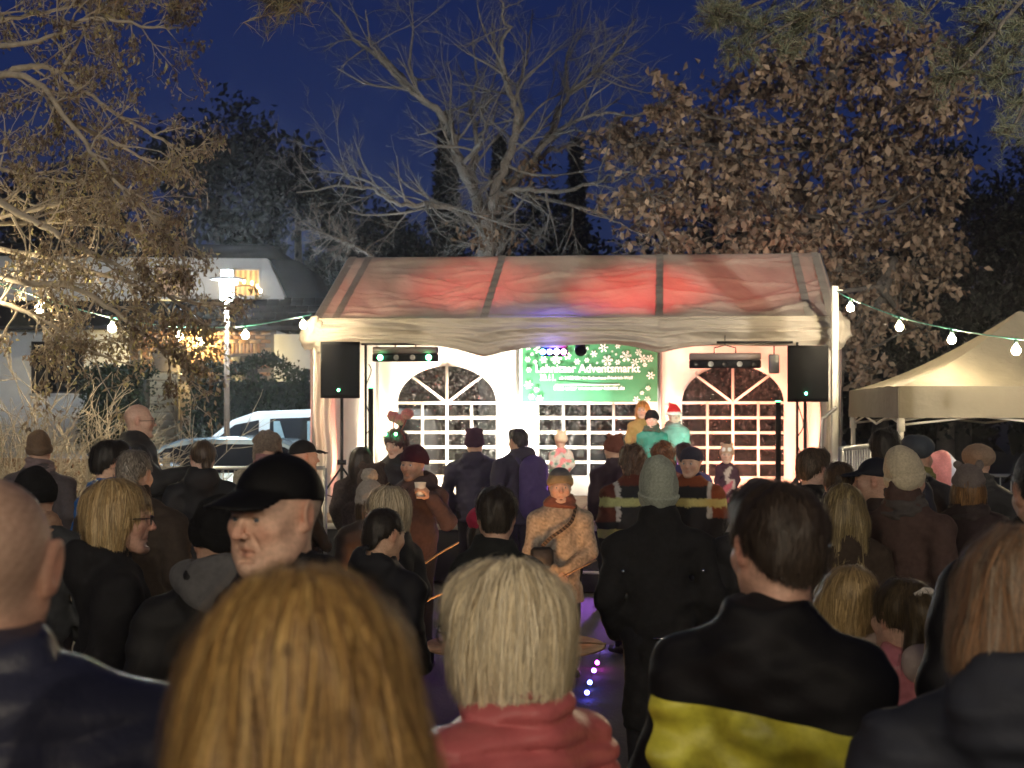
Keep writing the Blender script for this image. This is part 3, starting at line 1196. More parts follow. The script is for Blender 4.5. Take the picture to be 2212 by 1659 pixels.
def patch(info, name, x0, x1, z0, z1, mt, tilt=0.0, nx=40, nz=24, off=.006, side=-1, wave=.004, seed=1):
    """a cloth panel sewn onto the jacket: follows its surface on the back (side=-1) or front (+1)"""
    U, Vv = np.meshgrid(np.linspace(0, 1, nx), np.linspace(0, 1, nz), indexing='ij')
    x = x0 + (x1 - x0) * U
    z = info['shz'] + z0 + (z1 - z0) * Vv + tilt * (x - x0)
    P = np.stack([x, np.full_like(x, side * .45), z], -1).reshape(-1, 3).astype(np.float32)
    for _ in range(30):
        P[:, 1] -= side * np.clip(info['j'].val(P) - off, -.02, .06)
    w_ = Waves(seed, 26, 8, (1, 0, 1.6))
    P[:, 1] += side * wave * w_(P)
    i = np.arange(nx - 1)[:, None] * nz; j_ = np.arange(nz - 1)[None]
    Fq = np.stack([i + j_, i + nz + j_, i + nz + j_ + 1, i + j_ + 1], -1).reshape(-1, 4)
    return link(name, np_mesh(name, P, Fq, mt, True), info['root'])
# ------------------------------------------------------------------ setting: ground, house, cars, hedges, lamps
ground_m = mat('paving_asphalt', (.045, .043, .042), .82, var=.35, vscale=.7, bump=.5, bscale=45, bdist=.02, detail=9)
g = MB()
g.grid(lambda U, V: np.stack([(U - .5) * 900, V * 900 - 60, 0.02 * np.sin(U * 70) * np.sin(V * 60) - .02], -1), 90, 90)
tag(g.build('ground', ground_m, smooth=True), kind='structure')
# lawn strip and soil under the hedge and shrub, left of the tent
soil_m = mat('soil_leaf_litter', (.05, .038, .024), .95, var=.5, vscale=9, bump=.8, bscale=30, bdist=.04, detail=8)
g = MB()
g.grid(lambda U, V: np.stack([-14 + U * 11, 19.5 + V * 14, .03 + .03 * np.sin(U * 31 + V * 17)], -1), 20, 20)
tag(g.build('soil_strip', soil_m, smooth=True), kind='structure')

# ---- house behind the tent, left
HD = 36.0
SC = F / HD
hx = lambda u: (u - CX) / SC
hz = lambda v: CAMZ - (v - CY) / SC
render_w = mat('house_render_white', (.72, .73, .72), .9, var=.08, vscale=3, bump=.3, bscale=90, bdist=.01)
roof_m = mat('dark_roof_tile', (.010, .010, .012), .75, spec=.2, var=.3, vscale=10)
frame_m = mat('window_frame_dark', (.03, .03, .035), .5, var=.1)
frame_w = mat('window_frame_white', (.7, .7, .68), .5, var=.1)
glass_m = mat('window_glass_night', (.012, .014, .018), .05, var=0, spec=.8)
brick_m = [mat('brick_%d' % i, c, .9, var=.3, vscale=8, bump=.5, bscale=40) for i, c in enumerate([(.30, .17, .10), (.36, .22, .13), (.24, .13, .085), (.40, .27, .17)])]
house = thing('house', 'white rendered house with dark mansard roof and brick entrance behind the parked cars', 'house', (hx(300), HD, 0))
H0 = hx(300)


def hb(m, u0, u1, v0, v1, y0, y1, bev=0.0):
    return m.box((hx(u0) - H0, y0, hz(v1)), (hx(u1) - H0, y1, hz(v0)), bev)


m = MB(); hb(m, -420, 274, 705, 1085, 0, 6); hb(m, 592, 780, 722, 1085, .0, 6); hb(m, 274, 592, 712, 1085, .35, 6)
m.build('wall', render_w, house)
# upper storey: trapezoid gable front
up = [(u, v) for u, v in ((-260, 548), (572, 556), (612, 646), (-300, 646))]
m = MB(); m.prism([(hx(a) - H0, hz(b)) for a, b in up][::-1], .25, 4.0); m.build('upper_wall', render_w, house)
m = MB()
m.prism([(hx(a) - H0, hz(b)) for a, b in ((-300, 528), (592, 532), (578, 554), (-290, 546))][::-1], -.35, 5.0)
m.prism([(hx(a) - H0, hz(b)) for a, b in ((578, 556), (640, 560), (700, 708), (618, 648))][::-1], .35, 5.0)
rf = m.build('roof', roof_m, house)
# sloping tile apron between the storeys, tile by tile where the lamp lights it
m = MB()
m.grid(lambda U, V: np.stack([hx(-430) - H0 + U * (hx(790) - hx(-430)), -.75 + V * 1.0, hz(712) + V * (hz(648) - hz(712))], -1), 1, 1)
m.build('roof_apron', roof_m, house)
tile_me = MB().box((-.13, -.02, -.012), (.13, .36, .012), .004).mesh('roof_tile', roof_m)
n_t = 0
for r_ in range(4):
    for i in range(26):
        t = (r_ + .1) / 4
        o = link('roof_tile', tile_me, house, (hx(395) - H0 + i * .275 + (.13 if r_ % 2 else 0), -.75 + t * 1.0 - .0, hz(712) + t * (hz(648) - hz(712)) + .035))
        o.rotation_euler = (math.atan2(hz(648) - hz(712), 1.0) * .93, random.uniform(-.03, .03), 0)
m = MB(); hb(m, -430, 790, 708, 716, -.8, -.66); m.build('gutter', frame_m, house)


def window(u0, u1, v0, v1, y, pane_m, fm, bars=0, name='window'):
    m = MB(); t = 4
    for a in ((u0, u1, v0, v0 + t), (u0, u1, v1 - t, v1), (u0, u0 + t, v0 + t, v1 - t), (u1 - t, u1, v0 + t, v1 - t)):
        hb(m, *a, y - .06, y + .02)
    for i in range(bars):
        uu = u0 + (u1 - u0) * (i + 1) / (bars + 1); hb(m, uu - 1.5, uu + 1.5, v0 + t, v1 - t, y - .05, y + .01)
    o = m.build(name, fm, house)
    q = MB(); hb(q, u0 + t, u1 - t, v0 + t, v1 - t, y - .02, y + .0); q.build('pane', pane_m, o)
    q = MB(); hb(q, u0 - 3, u1 + 3, v1, v1 + 4, y - .13, y + .03); q.build('sill', render_w, o)
    return o


def curtain_mat(name, c, e, s):
    m = mat(name, c, .9, var=0)
    nt = m.node_tree; p = nt.nodes['Principled BSDF']
    tc = nd(nt, 'ShaderNodeTexCoord'); wv = nd(nt, 'ShaderNodeTexWave'); wv.inputs['Scale'].default_value = 2.6; wv.inputs['Distortion'].default_value = 1.5
    wv.inputs['Detail Scale'].default_value = .6
    nt.links.new(tc.outputs['Object'], wv.inputs['Vector'])
    r = nd(nt, 'ShaderNodeMix', data_type='RGBA'); r.inputs[6].default_value = (*[x * .25 for x in e], 1); r.inputs[7].default_value = (*e, 1)
    nt.links.new(wv.outputs['Fac'], r.inputs[0]); nt.links.new(r.outputs[2], p.inputs['Emission Color']); p.inputs['Emission Strength'].default_value = s
    return m


lit_warm = curtain_mat('curtain_lit_warm', (.5, .35, .2), (1.0, .52, .16), .75)
lit_dim = curtain_mat('curtain_lit_dim', (.4, .3, .24), (.55, .36, .22), .28)
lit_red = curtain_mat('curtain_red', (.3, .08, .04), (.5, .10, .05), .35)
window(330, 404, 572, 640, .22, lit_dim, frame_m)
wn = window(500, 560, 578, 641, .22, lit_warm, frame_w)
window(70, 182, 738, 850, -.02, glass_m, frame_m, 1)
window(320, 392, 758, 806, .33, lit_red, frame_m, 0)
window(-150, -40, 738, 850, -.02, glass_m, frame_m, 1)
# front door with two small lit panes
m = MB(); hb(m, 495, 552, 768, 1000, .28, .36); dr = m.build('door', mat('door_dark', (.025, .025, .03), .5), house)
for a in (504, 530):
    q = MB(); q.prism([(hx(a) - H0, hz(854)), (hx(a + 8) - H0, hz(854)), (hx(a + 9) - H0, hz(838)), (hx(a + 5) - H0, hz(822)), (hx(a) - H0, hz(830))], .26, .279)
    q.build('pane', emis('door_pane_lit', (1, .78, .3), .55), dr)
# yellow-lit boarded side gate under the lamp: boards one by one
gate = thing('board_gate', 'pale horizontal board gate lit yellow beside the dark hedge', 'gate', (hx(353), HD - .5, 0))
board_m = mat('gate_board_pale', (.55, .48, .33), .75, var=.15, vscale=5)
for i in range(10):
    z1 = hz(806 + i * 17)
    m = MB(); m.box((hx(317) - hx(353), -.03, z1 - .165), (hx(389) - hx(353), .03, z1), .01); m.build('board', board_m, gate)
for a in (311, 391):
    m = MB(); m.box((hx(a) - hx(353), -.05, 0), (hx(a + 6) - hx(353), .05, hz(758 if a == 311 else 800)), .01); m.build('post', board_m, gate)
# bricks of the entrance wall, one by one
bw, bh = .25, .095
bmes = [MB().box((-bw / 2 + .008, -.03, -bh / 2 + .007), (bw / 2 - .008, .03, bh / 2 - .007), .006).mesh('brick', b) for b in brick_m]
m = MB(); hb(m, 274, 592, 712, 1085, .30, .345); m.build('mortar', mat('mortar', (.28, .24, .2), .95), house)
cnt = 0
rows = int((hz(714) - hz(850)) / bh)
for r_ in range(rows):
    z = hz(714) - (r_ + .5) * bh
    v = CY - (z - CAMZ) * SC
    x = hx(276) - H0 + (bw / 2 if r_ % 2 else 0) + bw / 2
    while x < hx(590) - H0 - bw / 2:
        uu = (x + H0) * SC + CX
        if not (312 < uu < 398 and v > 752) and not (488 < uu < 560 and v > 760) and cnt < 300 and v < 812:
            o = link('brick', bmes[random.randrange(4)], house, (x, .275 + random.uniform(-.008, .008), z)); cnt += 1
        x += bw
# soldier course over the door
for i in range(9):
    o = link('brick', bmes[i % 4], house, (hx(492) - H0 + i * .085, .262, hz(752))); o.rotation_euler = (0, math.pi / 2, 0)
# wall lamp
wl = thing('wall_lamp', 'glowing yellow wall lamp on the brick house front', 'lamp', (hx(432), HD + .12, hz(738)))
MB().box((-.06, .0, -.12), (.06, .12, .12), .01).build('bracket', frame_m, wl)
MB().sphere((0, -.09, 0), .085, 14).build('globe', emis('lamp_warm_globe', (1, .72, .28), 420), wl, True)
# candle arch in the lit window
ca = thing('candle_arch', 'glowing candle arch standing in the lit upper window', 'candle arch', (hx(528), HD - .02, hz(637)))
m = MB(); th = np.linspace(0, math.pi, 11); m.tube(np.stack([.36 * np.cos(th), 0 * th, .22 * np.sin(th)], -1), .018, 6); m.build('arch', mat('arch_wood', (.3, .18, .08), .7), ca)
for t in np.linspace(.1, math.pi - .1, 7):
    MB().sphere((.38 * math.cos(t), -.02, .24 * math.sin(t) + .06), (.035, .035, .05), 8).build('candle_flame', emis('candle_bulb', (1, .75, .4), 10), ca, True)


# ---- hedges
def leaf_cloud(n, fn, size, seed, cols, fold=.3, aspect=.5, hang=0.0):
    """n small folded leaves; fn(n, rng)->points"""
    r = np.random.default_rng(seed)
    P = fn(n, r)
    n = len(P)
    A = r.normal(size=(n, 3)); A[:, 2] -= hang
    A /= np.linalg.norm(A, axis=1, keepdims=True)
    Bv = np.cross(A, r.normal(size=(n, 3))); Bv /= np.linalg.norm(Bv, axis=1, keepdims=True) + 1e-9
    N = np.cross(A, Bv)
    s_ = (size * r.uniform(.6, 1.35, n))[:, None]
    mid = P + A * s_ * .5 + N * s_ * fold * .3 * r.uniform(-1, 1, (n, 1))
    V = np.stack([P, mid + Bv * s_ * aspect * .5 + N * s_ * fold * .5, P + A * s_ + N * s_ * fold * r.uniform(-1, 1, (n, 1)), mid - Bv * s_ * aspect * .5 + N * s_ * fold * .5], 1).reshape(-1, 3)
    b = (np.arange(n) * 4)[:, None]
    Ft = np.concatenate([b + np.array([[0, 1, 2]]), b + np.array([[0, 2, 3]])])
    cc = np.asarray(cols, np.float32)
    C = np.repeat(cc[r.integers(0, len(cc), n)] * r.uniform(.65, 1.3, (n, 1)), 4, 0)
    return V, Ft, C


LEAF = mat('leaf', rough=.6, var=0, attr=True, transl=.25, spec=.3)
NEEDLE = mat('needle', rough=.55, var=0, attr=True, spec=.3)


def hedge(label, x0, x1, y, h_, dep, seed, group='dark hedges before the house'):
    root = thing('hedge', label, 'hedge', ((x0 + x1) / 2, y, 0), 0, group)
    w1 = Waves(seed, 1.6)

    def pts(n, r):
        f = r.integers(0, 4, n)
        U, V_ = r.uniform(-1, 1, n), r.uniform(-1, 1, n)
        P = np.stack([U * (x1 - x0) / 2, V_ * dep / 2, r.uniform(0, 1, n) * h_], -1)
        P[f < 2, 1] = -dep / 2
        P[f == 2, 2] = h_
        b = .17 * w1(P + 3)
        P[:, 1] -= np.where(f < 2, b, 0); P[:, 2] += np.where(f == 2, b, 0)
        return P + r.normal(size=P.shape) * .05
    V, Ft, C = leaf_cloud(9000, pts, .085, seed, [(.012, .026, .012), (.018, .034, .014), (.008, .018, .009)])
    link('foliage', np_mesh('foliage', V, Ft, LEAF, False, C), root)
    MB().box(((x0 - x1) / 2 + .1, -dep / 2 + .12, 0), ((x1 - x0) / 2 - .1, dep / 2 - .1, h_ - .12)).build('core', mat('hedge_core', (.008, .012, .008), .95), root)


X = lambda u, d: (u - CX) / F * d
Zv = lambda v, d: CAMZ - (v - CY) / F * d
hedge('dark evergreen hedge behind the white van', X(412, 31), X(700, 31), 31, Zv(812, 31), 1.2, 3)
hedge('dark round topped hedge between the bare shrub and the board gate', X(190, 30), X(322, 30), 30, Zv(806, 30), 1.2, 4)

# ---- street lamp
sl = thing('street_lamp', 'bright cool white street lamp with flat round shade on a brown pole', 'street lamp', (X(490, 25), 25, 0))
z_ = lambda v: Zv(v, 25)
pole_m = mat('lamp_pole_brown', (.20, .14, .10), .6, var=.2)
MB().lathe([(.10, 0), (.10, z_(960)), (.075, z_(950)), (.048, z_(938)), (.038, z_(648)), (0, z_(647))], 14).build('pole', pole_m, sl, True)
MB().lathe([(0, z_(648)), (.10, z_(648)), (.115, z_(608)), (.0, z_(606))], 18).build('lantern', emis('street_lamp_glass', (.72, .88, 1), 620), sl, True)
MB().lathe([(0, z_(594)), (.27, z_(601)), (.275, z_(604)), (.1, z_(605.5))], 24).build('shade', mat('lamp_shade_pale', (.7, .72, .75), .4), sl, True)
MB().lathe([(0, z_(583)), (.09, z_(584)), (.1, z_(594)), (0, z_(594.2))], 16).build('upper_glass', emis('street_lamp_top', (.72, .88, 1), 60), sl, True)


# ---- cars
def profile_car(name, label, loc, rz, L, W, prof, glass, wheels, paint, roofz, wheel_r=.32, cat='car'):
    """prof: side outline (x,z) closed; glass: list of side window polygons"""
    root = thing(name, label, cat, loc, rz, 'vehicles parked before the house')
    pr = np.array(prof, float)
    # body: loft of side outlines, the upper half pulled in (tumblehome)
    m = MB()
    ys = np.array([-1, -.97, -.9, -.5, 0, .5, .9, .97, 1]) * W / 2
    rings = []
    for yy in ys:
        t = abs(yy) / (W / 2)
        q = pr.copy()
        c = q.mean(0)
        shrink = 1 - .05 * max(0, (t - .9) / .1)
        q = c + (q - c) * shrink
        tum = np.clip((q[:, 1] - .85) / .7, 0, 1) * .16
        rings.append(np.stack([q[:, 0], np.sign(yy) * (abs(yy) - tum * t), q[:, 1]], -1))
    n = len(pr)
    V = np.concatenate(rings)
    k = np.arange(n)
    Fq = np.concatenate([np.stack([i * n + k, i * n + (k + 1) % n, (i + 1) * n + (k + 1) % n, (i + 1) * n + k], -1) for i in range(len(ys) - 1)])
    m.add(V, Fq)
    for i in (0, len(ys) - 1):
        VV = np.concatenate([rings[i], rings[i].mean(0)[None]])
        m.add(VV, np.stack([k, (k + 1) % n, np.full(n, n)], -1))
    m.build('body', paint, root, False)
    gm = mat('car_glass', (.015, .018, .02), .04, var=0, spec=.9)
    for gpoly in glass:
        gp = np.array(gpoly)
        for sd in (-1, 1):
            zc = gp[:, 1]
            y = sd * (W / 2 - np.clip((zc - .85) / .7, 0, 1) * .16 + .012)
            Vv = np.stack([gp[:, 0], y, gp[:, 1]], -1)
            c = Vv.mean(0)[None]
            VV = np.concatenate([Vv, c])
            nn = len(gp)
            q = MB(); q.add(VV, np.stack([np.arange(nn), (np.arange(nn) + 1) % nn, np.full(nn, nn)], -1))
            q.build('side_window', gm, root)
    tyre = mat('tyre_rubber', (.015, .015, .015), .85); rim = mat('wheel_rim', (.5, .5, .52), .35, metal=.8)
    for wx in wheels:
        for sd in (-1, 1):
            wh = empty('wheel', (wx, sd * (W / 2 - .12), wheel_r), 0, root)
            MB().lathe([(wheel_r * .62, -.11), (wheel_r * .95, -.11), (wheel_r, -.07), (wheel_r, .07), (wheel_r * .95, .11), (wheel_r * .62, .11)], 22, R=rotx(math.pi / 2)).build('tyre', tyre, wh, True)
            MB().lathe([(0, sd * -.07), (wheel_r * .3, sd * -.09), (wheel_r * .64, sd * -.1)], 16, R=rotx(math.pi / 2)).build('rim', rim, wh, True)
    return root


blue_paint = mat('car_paint_silver_blue', (.42, .55, .60), .22, metal=.3, var=.04, coat=.8)
white_paint = mat('van_paint_white', (.72, .76, .76), .3, var=.04, coat=.6)
# silver-blue estate car, nose to the left
cpx = lambda u, v, d, u0: (X(u, d) - X(u0, d), Zv(v, d))
d1 = 23.0
base = X(445, d1)
prof = [(-2.05, .32), (-2.1, .62), (-1.95, .80), (-1.15, .93), (-.55, 1.36), (-.25, 1.47), (.5, 1.50), (1.25, 1.44), (1.75, 1.18), (2.02, .98), (2.08, .55), (2.0, .30), (1.6, .25), (-1.6, .25)]
gl = [[(-.98, .97), (-.47, 1.33), (-.08, 1.40), (-.08, .98)], [(.0, .98), (.0, 1.40), (.78, 1.39), (.78, 1.0)], [(.86, 1.0), (.86, 1.385), (1.22, 1.35), (1.66, 1.10), (1.55, 1.02)]]
sf = 1.0
car = profile_car('parked_car', 'silver blue hatchback parked in front of the dark hedge beside the street lamp', (X(452, d1), d1, 0), math.radians(0), 4.2, 1.75, prof, gl, (-1.3, 1.3), blue_paint, 1.5)
vprof = [(-2.4, .4), (-2.45, .8), (-2.25, 1.02), (-1.65, 1.15), (-.95, 1.72), (-.55, 1.86), (1.0, 1.92), (2.3, 1.90), (2.42, 1.6), (2.45, .5), (2.3, .32), (-2.2, .32)]
vgl = [[(-1.5, 1.17), (-.9, 1.64), (-.5, 1.72), (-.5, 1.18)], [(-.32, 1.18), (-.32, 1.74), (.85, 1.78), (.85, 1.2)], [(1.0, 1.2), (1.0, 1.78), (2.2, 1.77), (2.2, 1.22)]]
van = profile_car('parked_van', 'white minibus van parked behind the silver blue hatchback', (X(640, 26.5), 26.5, 0), 0, 4.9, 1.9, vprof, vgl, (-1.5, 1.5), white_paint, 1.92, .34, 'van')
for (x_, c_) in ((.0, (.35, .5, .55)), (.55, (.4, .5, .5))):
    m = MB(); m.grid(lambda U, V: np.stack([-.25 + x_ + U * .25 * (.4 + .6 * (1 - V)), -.88 + 0 * U, 1.2 + V * .5], -1), 3, 3); m.build('window_curtain', mat('van_curtain', c_, .9), van)
pc = profile_car('parked_car', 'pale car behind the low slatted fence at the bare shrub', (X(120, 21.0), 21.0, 0), math.radians(4), 4.2, 1.75, prof, gl, (-1.3, 1.3), mat('car_paint_pale', (.5, .56, .62), .25, metal=.3, var=.04, coat=.6), 1.5)
pc.scale = (1, 1, .86)

# low slatted fence in front of it: slat by slat
fe = thing('slatted_fence', 'low brown wooden slatted fence left of the parked hatchback', 'fence', (X(110, 16.5), 16.5, 0))
slat_m = mat('fence_slat_brown', (.20, .11, .06), .8, var=.35, vscale=8, bump=.4, bscale=40)
sm = MB().box((-.045, -.012, .08), (.045, .012, Zv(990, 16.5)), .006).mesh('slat', slat_m)
for i in range(22):
    o = link('slat', sm, fe, (-1.1 + i * .105, random.uniform(-.004, .004), random.uniform(-.01, .01)))
for zz in (.3, 1.1):
    MB().box((-1.2, .014, zz), (1.25, .05, zz + .07), .005).build('rail', slat_m, fe)
for xx in (-1.15, .42, 1.2):
    MB().box((xx - .035, .052, 0), (xx + .035, .11, Zv(978, 16.5)), .006).build('post', mat('fence_post_grey', (.12, .12, .12), .7), fe)


# ---- crowd barriers
def barrier(label, loc, rz, L, h_, n, metal_c=(.45, .46, .46)):
    root = thing('crowd_barrier', label, 'barrier', loc, rz, 'steel crowd barriers')
    mm = mat('galvanised_steel', metal_c, .4, metal=.7, var=.2)
    for zz in (.16, h_):
        MB().tube([(-L / 2, 0, zz), (L / 2, 0, zz)], .021, 8).build('rail', mm, root, True)
    for xx in (-L / 2, L / 2):
        MB().tube([(xx, 0, 0), (xx, 0, h_)], .021, 8).build('upright', mm, root, True)
    bm = MB().tube([(0, 0, .16), (0, 0, h_)], .0085, 6).mesh('bar', mm, True)
    for i in range(n):
        link('bar', bm, root, (-L / 2 + (i + 1) * L / (n + 1), 0, 0))
    for xx in (-L / 2 + .2, L / 2 - .2):
        MB().box((xx - .02, -.25, 0), (xx + .02, .25, .03)).build('foot', mm, root)
    return root


barrier('steel crowd barrier behind the woman with tied hair, before the parked hatchback', (X(470, 16), 16, 0), 0, 2.2, Zv(1011, 16), 18)
barrier('steel crowd barrier standing beside the white string light post', (X(1848, 13.5), 13.5, 0), math.radians(65), 1.1, Zv(966, 13.5), 10)
barrier('steel crowd barrier under the pop up gazebo behind the crowd', (X(2080, 18.5), 18.5, 0), 0, 2.4, 1.1, 18, (.1, .1, .1))
# ------------------------------------------------------------------ stage and tent
TO = (0.68, 17.9, 0.0)
TA = -math.radians(5.6)
DK = .68


def tl(x, y, z):
    c, s_ = math.cos(TA), math.sin(TA)
    return np.array([TO[0] + c * x - s_ * y, TO[1] + s_ * x + c * y, z])


stage = thing('stage', 'low wooden stage deck with black skirt under the party tent', 'stage', TO, TA)
deck_m = mat('stage_plank', (.30, .22, .15), .6, var=.35, vscale=6, bump=.4, bscale=30)
pm = MB().box((-.14, 0, DK - .035), (.14, 5.5, DK), .006).mesh('deck_plank', deck_m)
for i in range(24):
    link('deck_plank', pm, stage, (-3.4 + .145 + i * .29, -1.2, random.uniform(-.003, .003)))
MB().box((-3.42, -1.16, .02), (3.58, -1.12, DK - .04)).build('skirt', mat('stage_skirt_black', (.012, .012, .014), .9, bump=.4, bscale=12), stage)
MB().box((-3.42, -1.2, DK - .10), (3.58, -1.165, DK - .036), .005).build('edge_trim', mat('stage_trim', (.35, .33, .3), .5, metal=.5), stage)
st = thing('stage_steps', 'black two tread stage steps with pale edges before the stage', 'steps', tuple(tl(.25, -1.6, 0)), TA)
for i in range(2):
    MB().box((-.5, -.25 + i * .27, 0), (.5, .02 + i * .27, .22 * (i + 1)), .01).build('tread', mat('step_black', (.02, .02, .022), .7), st)
    MB().box((-.5, -.256 + i * .27, .22 * (i + 1) - .03), (.5, -.251 + i * .27, .22 * (i + 1)), .0).build('edge_strip', mat('step_edge', (.7, .7, .66), .5), st)

tent = thing('party_tent', 'white fabric party tent over the stage with arched plastic windows', 'tent', TO, TA)
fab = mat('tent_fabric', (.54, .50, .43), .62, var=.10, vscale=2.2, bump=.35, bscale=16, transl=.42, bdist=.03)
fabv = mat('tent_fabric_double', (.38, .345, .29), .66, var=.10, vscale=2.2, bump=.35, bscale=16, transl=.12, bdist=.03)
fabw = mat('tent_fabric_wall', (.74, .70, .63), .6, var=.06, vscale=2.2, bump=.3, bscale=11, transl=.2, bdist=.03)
steel = mat('tent_pole_steel', (.55, .55, .55), .4, metal=.8, var=.1)
EZ, RZ, VB = 2.92, 3.84, 2.60
wr1, wr2, wr3 = Waves(21, 2.2, 8), Waves(22, 6, 8, (1, .5, 1)), Waves(23, 15, 8, (1, .25, 1))


def creases(U, V, seed, n=22):
    """sharp fabric creases: ridged lines running across the panel"""
    r = np.random.default_rng(seed)
    z = np.zeros_like(U)
    for _ in range(n):
        a = r.uniform(-.45, .45)
        off = r.uniform(-.1, 1.1)
        bend = r.uniform(-.3, .3)
        t = V - off - a * (U - .5) - bend * (U - .5) ** 2
        wd = r.uniform(.008, .022)
        u0, uw = r.uniform(0, 1), r.uniform(.15, .5)
        z += r.uniform(.014, .045) * np.exp(-np.abs(t) / wd) * np.exp(-((U - u0) / uw) ** 2)
    return z


def slope(x0, x1, back, seed):
    def fn(U, V):
        x = x0 + (x1 - x0) * U
        y = (2.0 - 2.08 * (1 - V)) if not back else (2.0 + 2.06 * (1 - V))
        z = EZ + (RZ - EZ) * V
        P = np.stack([x, y, z], -1)
        sag = -.045 * np.sin(math.pi * U) ** .8 * np.sin(math.pi * V) ** .7
        d = sag + creases(U, V, seed) + .014 * wr2(P) + .005 * wr3(P)
        edge = np.clip(np.minimum(np.minimum(U, 1 - U) * 12, np.minimum(V, 1 - V) * 10), 0, 1)
        P[..., 2] += d * edge
        return P
    return fn


for i in range(3):
    for bk in (False, True):
        m = MB(); m.grid(slope(-3 + 2 * i, -1 + 2 * i, bk, 30 + i + 5 * bk), 84 if not bk else 20, 64 if not bk else 16)
        m.build('roof_panel', fab, tent, True)
for xx in (-1.0, 1.0):     # overlap straps on the seams, wider doubled hems at the gables
    m = MB(); m.grid(lambda U, V: np.stack([xx - .045 + .09 * U, -.085 + 2.085 * V, EZ + (RZ - EZ) * V + .012 + .006 * np.sin(V * 60)], -1), 3, 40); m.build('seam_strap', fabv, tent, True)
for xx in (-2.93, -2.72, 2.68, 2.93):
    m = MB(); m.grid(lambda U, V: np.stack([xx - .05 + .09 * U, -.085 + 2.085 * V, EZ + (RZ - EZ) * V + .012 + .004 * np.sin(V * 44)], -1), 3, 40); m.build('hem_strap', fabv, tent, True)


def valance(U, V):
    x = -3.10 + 6.2 * U
    dip = sum(np.exp(-(np.abs(x - c) / .30) ** 1.5) for c in (-1.0, 1.0)) * .105
    zb = VB + .02 * np.sin(x * 2.1) - dip
    z = EZ + .01 + (zb - EZ) * V
    P = np.stack([x, 0 * x, z], -1)
    y = -.10 - .05 * np.sin(V * 3.0) + .030 * wr1(P * np.array([.8, 1, 4])) + .018 * wr2(P * np.array([.6, 1, 5])) + .010 * wr3(P * np.array([.6, 1, 2.5])) + .035 * np.abs(np.sin(V * 7 + .5 * wr1(P))) - .5 * creases(U, V, 91, 60)
    rnd = np.clip((np.abs(x) - 2.9) / .2, 0, 1)
    P[..., 1] = y + rnd ** 2 * .22
    return P


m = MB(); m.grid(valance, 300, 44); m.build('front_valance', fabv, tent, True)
for sd in (-1, 1):
    def endv(U, V):
        y = .12 + 4.0 * U
        P = np.stack([sd * (3.10 + 0 * U), y, EZ + (VB - EZ) * V], -1)
        P[..., 0] += sd * .02 * wr1(P * 2)
        return P
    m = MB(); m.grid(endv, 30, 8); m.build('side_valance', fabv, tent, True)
    # gable triangle
    m = MB(); m.grid(lambda U, V: np.stack([sd * 3.0 + 0 * U, 2 + (U - .5) * 2 * 2.04 * (1 - V), EZ + (RZ - EZ) * V], -1), 12, 8); m.build('gable', fabw, tent, True)
    # rounded stuffed corner where the roof sheet wraps the eave
    cs = SDF(); cs.frame((sd * 2.98, .0, EZ - .17)); cs.ell((0, 0, 0), (.17, .16, .20)); w9 = Waves(60 + sd, 18, 8); w8 = Waves(62 + sd, 45, 8)
    cs.disp = lambda P: .028 * w9(P) + .008 * w8(P)
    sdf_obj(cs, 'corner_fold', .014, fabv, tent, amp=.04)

# frame of the tent: legs, eaves, ridge, rafters
for y_ in (0.02, 4.0):
    for xx in (-3.0, -1.0, 1.0, 3.0):
        if y_ < 1 and abs(xx) < 2: continue
        MB().tube([(xx, y_, DK), (xx, y_, EZ - .02)], .025, 10).build('leg', steel, tent, True)
for (y_, zz) in ((.02, EZ - .03), (2.0, RZ - .04), (3.98, EZ - .03)):
    MB().tube([(-3, y_, zz), (3, y_, zz)], .024, 10).build('purlin', steel, tent, True)
for xx in (-3.0, -1.0, 1.0, 3.0):
    for a, b in ((.02, 2.0), (3.98, 2.0)):
        MB().tube([(xx, a, EZ - .03), (xx, b, RZ - .04)], .026, 10).build('rafter', steel, tent, True)


